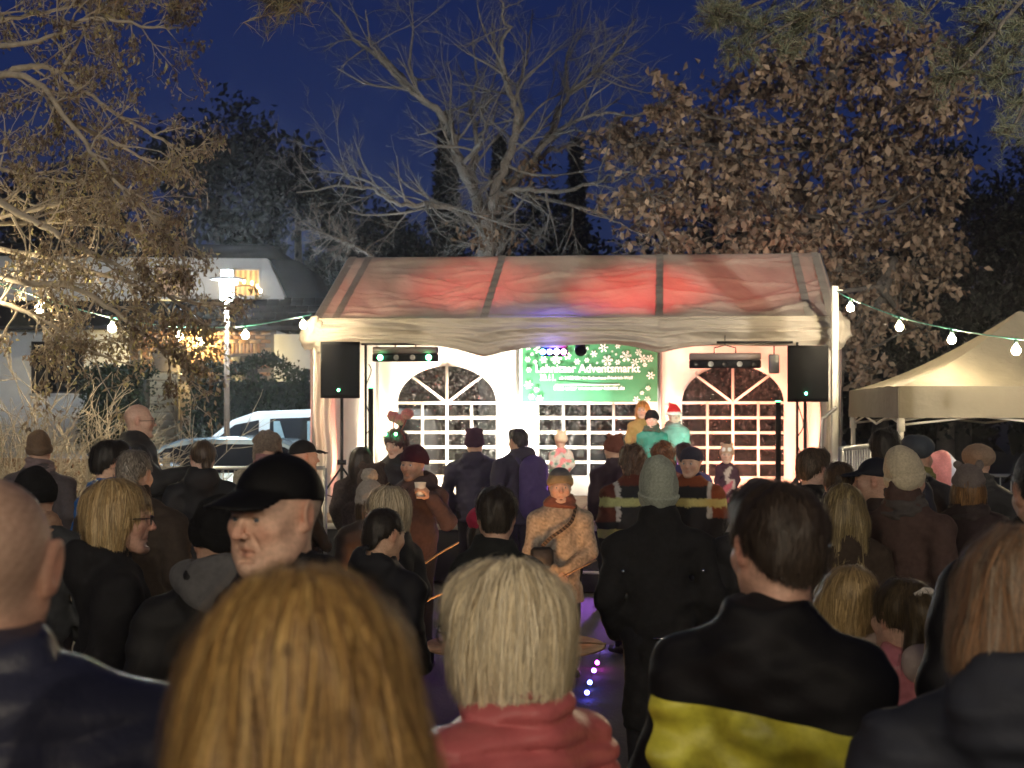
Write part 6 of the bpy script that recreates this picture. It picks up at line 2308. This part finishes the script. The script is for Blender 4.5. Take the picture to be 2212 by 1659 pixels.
P('person with blinking green antlers and pink bobbles at the stage edge', 856, 930, 14.4, 150, hair='curly', hairc=((.10, .04, .045), (.08, .03, .03)), jac=(.012, .010, .014), face=True, hp=-12, key='antler', skin=PALE)
P('child in brown bear eared hood beside the fair bobbed woman', 803, 1000, 12.0, 15, hat='hood', hatc=(.10, .07, .055), hatopt=dict(ears=True, cloth='fur'), jac=(.07, .05, .05), jk='fur')
P('person in eared dark knitted hat and navy coat watching the stage', 1025, 930, 15.3, -8, hat='beanie', hatc=(.055, .03, .05), hatopt=dict(ears=True, tall=.015), jac=(.028, .026, .045), jk='soft', w=1.15, hood=True)
P('man with backpack and hooded dark jacket standing at the stage edge', 1120, 925, 15.0, 35, hair='short', hairc=((.05, .042, .045), (.035, .03, .033)), jac=(.030, .028, .045), hood=True, w=1.2, key='backpack')
# -- round the fire
fw = P('woman in flecked beige coat and grey hat holding a stick over the fire', 1210, 1010, 11.0, 182, hat='beanie', hatc=(.20, .17, .13), hatopt=dict(cuff=.045, brim=.018, colf=lambda L: np.where((L[:, 2:3] > .085), (.13, .13, .14), (.30, .23, .13))), face=True, skin=(.62, .42, .32), w=1.0,
       jac=(.42, .31, .18), jk='fur', jlen=.36, flare=.30, fold=.45, hood=True, scarf=(.20, .085, .065),
       jcol=lambda V, shz, hem, sw, T: np.array([.33, .285, .225]) * (1 + .30 * np.clip(Waves(3, 210, 12)(V), -1.2, 1.2))[:, None],
       arms=(((-.205, .06, .87), (-.04, .20, .76)), ((.205, .06, .87), (.05, .22, .75))), hands={0: dict(D=(.5, .4, -.45), N=(.3, -.4, -.5), curl=1.1, side=-1), 1: dict(D=(-.5, .4, -.45), N=(-.3, -.4, -.5), curl=1.1, side=1)}, key='firewoman', legc=(.012, .012, .014))
P('dark haired person in black coat between the white haired woman and the fire', 1072, 1052, 6.6, 0, hair='short', hairc=((.030, .022, .016), (.04, .03, .02)), jac=(.012, .013, .013), jk='wool', w=.72)
P('child in crimson knitted hat beside the fire', 1050, 1090, 8.6, -20, hat='round', hatc=(.34, .022, .06), jac=(.10, .07, .05), jk='wool', hair='under', hairc=dbrown, w=.7)
P('woman in pale green knitted hat and long black coat facing the stage', 1422, 985, 7.3, 4, hat='beanie', hatc=(.33, .37, .31), hatopt=dict(ribs=64, cuff=.07, tall=.045, lean=-.01, brim=-.05), hatpad=.075, jac=(.011, .011, .012), jk='wool', jlen=.24, flare=.05, collar=2, w=1.05, key='greenhat')
P('curly haired person in fire service jacket with yellow bands', 1366, 962, 12.0, 20, hair='curly', hairc=((.12, .07, .045), (.16, .10, .065)), jac=(.02, .02, .03), jcol=reflect((.022, .026, .030), [(.10, .17, (.42, .46, .20)), (.36, .44, (.46, .50, .18))], (.10, .03, .02)), w=1.1)
P('person with ginger curls before the stage', 1432, 955, 13.5, 0, hair='curly', hairc=((.26, .10, .045), (.20, .075, .035)), jac=(.14, .04, .035))
P('man in dark blue knitted hat and fire service jacket with yellow chest band', 1493, 964, 12.8, 160, hat='beanie', hatc=(.035, .035, .055), hatopt=dict(cuff=.0, brim=.014), face=True, skin=(.50, .32, .24), w=1.15,
  jcol=reflect((.014, .014, .017), [(.13, .205, (.50, .44, .16))], (.17, .045, .018)), collarc=(.02, .02, .06), hy=-6, key='fireman')
P('dark haired person in violet blue jacket near the stage', 1478, 955, 14.5, 0, hair='short', hairc=((.06, .03, .03), (.045, .024, .024)), jac=(.05, .045, .13))
P('child in brown bear hat and dark coat at the stage edge', 1326, 940, 15.0, 20, hat='beanie', hatc=(.14, .055, .04), hatopt=dict(ears=True), jac=(.035, .022, .03), w=.95, hood=True)
# -- on the stage
P('child in black hat and teal jacket standing on the stage', 1408, 884, 19.2, 175, hat='beanie', hatc=(.012, .012, .012), jac=(.02, .14, .105), jk='shell', face=True, zb=.68, skin=PALE, scarf=(.06, .08, .06), group='children on the stage')
P('child in red and white bobble hat and pale teal coat on the stage', 1456, 868, 19.5, 190, hat='santa', jac=(.17, .28, .24), jk='shell', zb=.68, scarf=(.25, .26, .24), skin=PALE, face=True, group='children on the stage')
P('child with long orange yellow hair behind the teal jacket on the stage', 1388, 866, 20.6, 165, hair='long', hairc=((.60, .32, .08), (.52, .22, .06)), jac=(.30, .19, .07), zb=.68, skin=PALE, face=True, group='children on the stage')
P('toddler in owl eyed hat and pink camouflage snowsuit on the stage', 1570, 958, 17.5, 170, hat='beanie', hatc=(.5, .36, .26), zb=.68, jac=(.3, .1, .1), jlen=.2, skin=PALE, face=True, sc_=.86,
  hatopt=dict(ears=True, colf=lambda L: np.where((np.hypot(np.abs(L[:, 0:1]) - .038, L[:, 2:3] - .07) < .026) & (L[:, 1:2] > 0), (.85, .85, .82), (.48, .34, .24))),
  jcol=lambda V, *a: np.where((Waves(7, 22, 8)(V) > .45)[:, None], (.5, .12, .16), np.where((Waves(8, 24, 8)(V) > .5)[:, None], (.5, .42, .38), (.07, .035, .05))), group='children on the stage')
P('child in pale patterned snowsuit and cream hat in the brightest stage light', 1212, 930, 19.6, 20, hat='beanie', hatc=(.7, .55, .38), hatopt=dict(ears=True), zb=.68, jac=(.5, .4, .35), jlen=.25,
  jcol=lambda V, *a: np.where((Waves(17, 26, 8, (1, 1, 2))(V) > .4)[:, None], (.7, .25, .25), np.where((Waves(18, 26, 8, (1, 1, 2))(V) > .5)[:, None], (.2, .35, .25), (.6, .55, .48))), group='children on the stage')
# -- right
P('brown haired man in black jacket with teal shoulder patch near the tent corner', 1756, 968, 9.4, -55, hair='short', hairc=((.10, .07, .045), (.07, .05, .034)), jac=BLK, skin=PALE, face=True,
  jcol=lambda V, shz, hem, sw, T: np.where(((np.abs(V[:, 0] + sw * .3) < .10) & (V[:, 2] < shz - .02) & (V[:, 2] > shz - .10) & (V[:, 1] < 0))[:, None], (.10, .50, .46), (.012, .012, .014)))
P('person in black hooded jacket with hood down before the brown haired man', 1815, 1000, 8.6, -10, hair='short', hairc=mbrown, jac=(.012, .012, .013), jk='shell', hood=True, hoodc=(.014, .014, .015), w=1.2)
P('person in grey knitted hat behind the dark haired man with the yellow panel', 1638, 1032, 8.0, 0, hat='beanie', hatc=(.13, .125, .125), hatopt=dict(cuff=0), jac=(.02, .02, .022), w=1.05)
P('woman with long olive blond hair behind the hugging girls', 1822, 1046, 7.6, 5, hair='long', hairc=((.22, .17, .075), (.16, .12, .055), (.28, .22, .11)), jac=(.035, .025, .018), jk='wool', hatpad=.014)
P('girl with blond hair in pale grey jacket hugging the brown haired girl', 1838, 1222, 5.0, 0, hair='bob', hairc=((.42, .30, .14), (.30, .21, .09)), jac=(.36, .29, .25), jk='shell', sc_=.93, hy=-30, hr=12, arms=(None, ((.13, -.36, 1.10), (.42, -.40, 1.03))))
P('girl with high ponytail and white hair tie in pink quilted jacket', 1950, 1248, 4.8, 15, hair='highpony', hairc=((.085, .06, .028), (.06, .042, .02)), jac=(.42, .15, .17), jk='gloss', puff=.014, sc_=.95, hy=10, hatpad=.012, key='pony')
P('woman in cream ribbed hat, glasses and thick grey scarf', 1955, 970, 7.8, -38, hat='beanie', hatc=(.56, .50, .36), hatopt=dict(ribs=70, cuff=.066, tall=.022, brim=-.03), hatpad=.04, scarf=(.075, .068, .066), jac=(.055, .034, .030), jk='wool', spec=True, specc=(.05, .035, .02), face=True, hy=-12, collar=2, w=1.05, key='cream')
P('dark haired man in navy jacket behind the cream ribbed hat', 1913, 926, 9.2, -12, hair='short', hairc=black_h, jac=(.02, .022, .035), hy=-10, skin=(.5, .32, .23))
P('person in navy peaked cap half hidden behind the cream ribbed hat', 1892, 988, 8.4, 60, hat='cap', hatc=(.012, .014, .024), jac=BRN, hy=10)
P('person in blue grey hooded hat with olive camouflage neck warmer', 1982, 938, 9.8, -40, hat='round', hatc=(.06, .075, .095), hatopt=dict(cloth='soft'), scarf=(.20, .19, .07), jac=(.03, .03, .035), jk='soft', hood=True)
P('person in tan round hat behind the grey eared hat', 2112, 958, 10.4, 0, hat='round', hatc=(.24, .17, .12), jac=(.02, .02, .022), scarf=(.05, .05, .05))
P('ginger haired person in grey knitted hat with ears and dark scarf', 2092, 1002, 9.2, -15, hat='beanie', hatc=(.17, .145, .135), hatopt=dict(ears=True, cuff=.03, brim=.03), hair='under', hairc=((.26, .14, .05), (.20, .10, .035)), scarf=(.05, .038, .038), jac=(.028, .018, .020), jk='wool')
P('man in black cap and black coat standing before the grey eared hat', 2262, 955, 3.9, -20, hat='cap', hatc=(.008, .008, .009), jac=(.010, .010, .012), hair='crop', hairc=black_h, w=.9, hy=20)

# -- things held or worn
def held(name, label, cat, key, i, build):
    pi = PEOPLE[key]
    Mw = np.array(pi['root'].matrix_world) if False else None
    rz = pi['root'].rotation_euler[2]
    g = rotz(rz) @ pi['grips'][i] + np.array(pi['root'].location)
    o = thing(name, label, cat, tuple(g))
    build(o)
    return o


def mug(o):
    MB().lathe([(0, -.045), (.036, -.045), (.040, .05), (.037, .05), (.034, -.038), (0, -.038)], 18).build('cup_wall', mat('mug_red', (.35, .03, .03), .35), o, True)
    th = np.linspace(-1.4, 1.4, 9)
    MB().tube(np.stack([.038 + .026 * np.cos(th), 0 * th, .03 * np.sin(th)], -1), .006, 6).build('handle', mat('mug_red', (.35, .03, .03), .35), o, True)


held('mug', 'red mug in the hand of the bald man with glasses', 'mug', 'mug', 0, mug)
held('paper_cup', 'white paper cup in the hand of the man in the dark red hat', 'cup', 'cup', 0, lambda o: (MB().lathe([(0, -.05), (.027, -.05), (.040, .06), (.038, .06), (.026, -.044), (0, -.044)], 18).build('cup_wall', mat('paper_cup_white', (.75, .70, .60), .6), o, True),
     MB().lathe([(.040, .058), (.0425, .061), (.040, .064)], 18).build('rim', mat('paper_cup_white', (.75, .70, .60), .6), o, True)))
# shoulder bag of the woman at the fire
fi = PEOPLE['firewoman']; rt = fi['root']; shz, T_ = fi['shz'], fi['T']
bag = thing('shoulder_bag', 'small black bag on a zigzag strap worn by the woman at the fire', 'bag', tuple(rt.location), rt.rotation_euler[2])
MB().box((.06, .18, .76), (.22, .25, .92), .025).build('pouch', mat('bag_black', (.012, .012, .013), .6), bag, True)
pts = catmull([(.14, .21, .92), (.08, .20, .98), (-.01, .175, 1.04), (-.075, .135, 1.10), (-.11, .03, shz + .045)], 8)
m = MB()
for i in range(len(pts) - 1):
    a, b = pts[i], pts[i + 1]; sd_ = np.array([.010, .0, .008])
    q = np.stack([a - sd_, a + sd_, b + sd_, b - sd_]); m.add(q, [[0, 1, 2, 3]], (.14, .10, .07) if i % 2 else (.03, .025, .022))
m.build('strap', CLOTH_ATTR, bag, False, True)
# backpack
bi = PEOPLE['backpack']
bp = thing('backpack', 'violet backpack on the man standing at the stage edge', 'backpack', tuple(bi['root'].location), bi['root'].rotation_euler[2])
b_ = SDF(); b_.rc((0, -.24, bi['shz'] - .10), (0, -.25, bi['shz'] - .42), .15, .16, k=.03, ys=.6); b_.ell((0, -.34, bi['shz'] - .36), (.12, .06, .12), k=.03)
sdf_obj(b_, 'pack', .016, cloth((.06, .045, .14), 'soft'), bp)
for sd in (-1, 1):
    MB().tube(catmull([(sd * .10, -.2, bi['shz'] - .05), (sd * .11, -.05, bi['shz'] + .05), (sd * .12, .12, bi['shz'] - .12), (sd * .15, -.1, bi['shz'] - .4)], 5), .02, 6).build('strap', cloth((.05, .045, .10), 'soft'), bp, True)
# antlers with green lamps and pink bobbles
ai = PEOPLE['antler']
an = thing('antler_headband', 'headband with green lamps and pink bobbles on the person at the stage edge', 'headband', tuple(ai['root'].location), ai['root'].rotation_euler[2])
O_ = ai['O']
th = np.linspace(-1.5, 1.5, 11)
MB().tube(np.stack([O_[0] + .1 * np.sin(th), O_[1] + 0 * th, O_[2] + .04 + .1 * np.cos(th)], -1), .008, 6).build('band', mat('band_red', (.3, .03, .03), .6), an, True)
for (x_, z_b) in ((-.05, .20), (.03, .23), (-.13, .25)):
    MB().tube([(O_[0] + x_ * .5, O_[1], O_[2] + .13), (O_[0] + x_, O_[1], O_[2] + z_b)], .006, 6).build('stalk', mat('band_red', (.3, .03, .03), .6), an, True)
    q = SDF(); q.ell((O_[0] + x_, O_[1], O_[2] + z_b + .03), (.06, .05, .05)); wq = Waves(int(999 * z_b), 90); q.disp = lambda P: .006 * wq(P)
    sdf_obj(q, 'bobble', .012, cloth((.75, .25, .25), 'fur'), an)
for x_ in (-.07, .045):
    MB().sphere((O_[0] + x_, O_[1] + .1, O_[2] + .10), .013, 8).build('lamp', green_led, an, True)
# white lettering on the cap of the person facing the tent wall
ci = PEOPLE['lettercap']; O_, R_ = ci['O'], ci['R']
letter_m = mat('cap_lettering', (.75, .74, .68), .6, var=0)
m = MB()
for i, a in enumerate((-.36, -.13, .10, .33)):
    for q in range(2):
        aa_ = a + (-.06 if q == 0 else .05)
        p0 = np.array([math.sin(aa_) * .0855, -.015 + math.cos(aa_) * .1065, .052]); p1 = np.array([math.sin(aa_) * .0775, -.015 + math.cos(aa_) * .097, .078])
        m.tube(np.stack([p0, p1]) @ R_.T + O_, .0045, 5)
m.build('lettering', letter_m, ci['root'])
# hair tie
pi = PEOPLE['pony']
q = SDF(); q.frame(pi['O'], pi['R'], pi['sc']); q.torus((0, -.108, .075), .03, .013, rot=rotx(-.9)); wq = Waves(4, 150); q.disp = lambda P: .003 * wq(P)
sdf_obj(q, 'hair_tie', .006, cloth((.75, .70, .62), 'fur'), pi['root'])
# bright toggles on the long black coat
gi = PEOPLE['greenhat']
for x_ in (-.185, .185):
    MB().sphere((x_, -.135, gi['shz'] - .16), .010, 8).build('button', mat('button_silver', (.8, .8, .78), .15, metal=1.0, var=0), gi['root'], True)
MB().box((-.05, -.158, gi['shz'] - .47), (.05, -.148, gi['shz'] - .462)).build('belt_tab', mat('button_silver', (.8, .8, .78), .15, metal=1.0, var=0), gi['root'])

hv = PEOPLE['hivis']
ym = mat('reflective_yellow', (.44, .43, .05), .5, var=.5, vscale=9, bump=.4, bscale=30)
patch(hv, 'reflective_panel', -.20, .20, -.245, -.105, ym, tilt=-.10, seed=4, wave=.012, off=.02)
patch(hv, 'reflective_stripe', -.20, .20, -.31, -.247, mat('reflective_silver', (.34, .37, .38), .35, var=.2), tilt=-.10, seed=4, wave=.012, off=.02)

patch(PEOPLE['cup'], 'zip', -.006, .006, -.50, .0, cloth((.012, .011, .011)), nx=3, nz=40, off=.004, side=1, wave=.001)
# ------------------------------------------------------------------ lamps of the stage (each light sits in its own fixture)
DKZ = DK + .005
par('white stage floodlight on the deck lighting the wall beside the banner', tl(-.95, 2.9, DKZ), tl(-1.05, 4.0, 1.7), (1, .95, .80), 850, spot=105)
par('white stage floodlight on the deck below the banner', tl(.35, 2.9, DKZ), tl(.2, 4.0, 1.6), (1, .97, .86), 150, spot=110)
par('warm white stage floodlight on the deck before the arched window near the van', tl(-2.2, 2.2, DKZ), tl(-2.4, 4.0, 1.8), (1, .84, .60), 480, spot=110)
par('pink stage floodlight on the deck near the string light post', tl(2.2, 2.0, DKZ), tl(2.3, 4.0, 2.0), (1, .36, .24), 620, spot=120)
par('red stage floodlight turned up under the tent roof near the van', tl(-1.2, 1.3, DKZ), tl(-1.25, 1.0, 3.4), (1, .06, .05), 230, spot=46)
par('red stage floodlight turned up under the tent roof behind the banner light', tl(.75, 1.1, DKZ), tl(.72, .75, 3.4), (1, .05, .04), 330, spot=48)
par('red stage floodlight turned up under the tent roof beside the toddler', tl(1.9, 1.3, DKZ), tl(2.0, 1.0, 3.3), (1, .10, .07), 90, spot=50)
par('red stage floodlight lighting the tent wall nearest the van', tl(-2.6, 1.2, DKZ), tl(-3.1, .6, 1.9), (1, .3, .2), 120, spot=90)
par('teal stage floodlight lighting the children on the stage', tl(1.9, .9, DKZ), tl(.75, 2.2, 1.5), (.25, 1, .75), 45, spot=60)
# front light of the stage, hung from the eave beside the banner bar
fs = thing('front_spotlight', 'white front spotlight hung under the eave above the stage children', 'spotlight', tuple(tl(.1, .12, 2.55)))
MB().lathe([(0, .12), (.06, .12), (.07, 0), (.065, 0)], 14, R=rotx(-1.0)).build('can', blk, fs, True)
l = bpy.data.lights.new('spot_beam', 'SPOT'); l.energy = 60; l.color = (1, .95, .85); l.spot_size = math.radians(75); l.spot_blend = .7; l.shadow_soft_size = .06
lo = bpy.data.objects.new('spot_beam', l); lo.location = (0, .05, -.06)
lo.rotation_euler = (Vector(tl(.7, 2.6, 1.2)) - Vector(tl(.1, .12, 2.55))).to_track_quat('-Z', 'Y').to_euler(); col.objects.link(lo); lo.parent = fs
# colour light of the small bar, and its narrow cyan beams on the banner
l = bpy.data.lights.new('bar_glow', 'POINT'); l.energy = 7; l.color = (.10, .08, 1); l.shadow_soft_size = .05
lo = bpy.data.objects.new('bar_glow', l); lo.location = at(1192, 748, 17.98); col.objects.link(lo)
for (x_, z_t, sz, e_) in ((-.12, 2.14, 5.0, 70), (.10, 2.22, 4.0, 60), (.20, 2.06, 5.0, 60), (-.30, 2.05, 6.5, 60)):
    s0 = Vector(at(1196, 760, 18.2)); tg = Vector(tl(x_, 3.9, z_t))
    l = bpy.data.lights.new('bar_beam', 'SPOT'); l.energy = e_; l.color = (.35, .95, 1); l.spot_size = math.radians(sz); l.spot_blend = .5; l.shadow_soft_size = .02
    lo = bpy.data.objects.new('bar_beam', l); lo.location = s0 + (tg - s0) * .08; lo.rotation_euler = (tg - s0).to_track_quat('-Z', 'Y').to_euler(); col.objects.link(lo)
par('violet stage floodlight on the stage edge lighting the ground before it', tl(.6, -.95, DKZ), (X(1290, 13.5), 13.5, 0), (.5, .16, 1), 150, spot=90)
par('added red floodlight tinting the arched window near the van', tl(-1.5, 1.9, DKZ), tl(-1.95, 4.0, 2.15), (1, .10, .05), 150, spot=30)  # lamp added to give the window film red streaks
par('added red floodlight tinting the arched window near the string light post', tl(1.5, 1.9, DKZ), tl(2.0, 4.0, 2.0), (1, .16, .07), 130, spot=32)  # added likewise to redden the film of this window
# ------------------------------------------------------------------ thin haze added for halos round the lamps and a softer view
HZ = .0012
hzm = bpy.data.materials.new('halo_haze'); hzm.use_nodes = True
_n = hzm.node_tree; _n.nodes.remove(_n.nodes['Principled BSDF'])
_v = nd(_n, 'ShaderNodeVolumePrincipled'); _v.inputs['Color'].default_value = (.85, .87, .9, 1); _v.inputs['Density'].default_value = HZ; _v.inputs['Anisotropy'].default_value = .78
_n.links.new(_v.outputs[0], _n.nodes['Material Output'].inputs['Volume'])
tag(MB().box((-70, -30, -1.2), (70, 90, 24)).build('haze', hzm), 'thin haze added for halos round the lamps', 'haze', kind='stuff')
sc.cycles.volume_bounces = 0
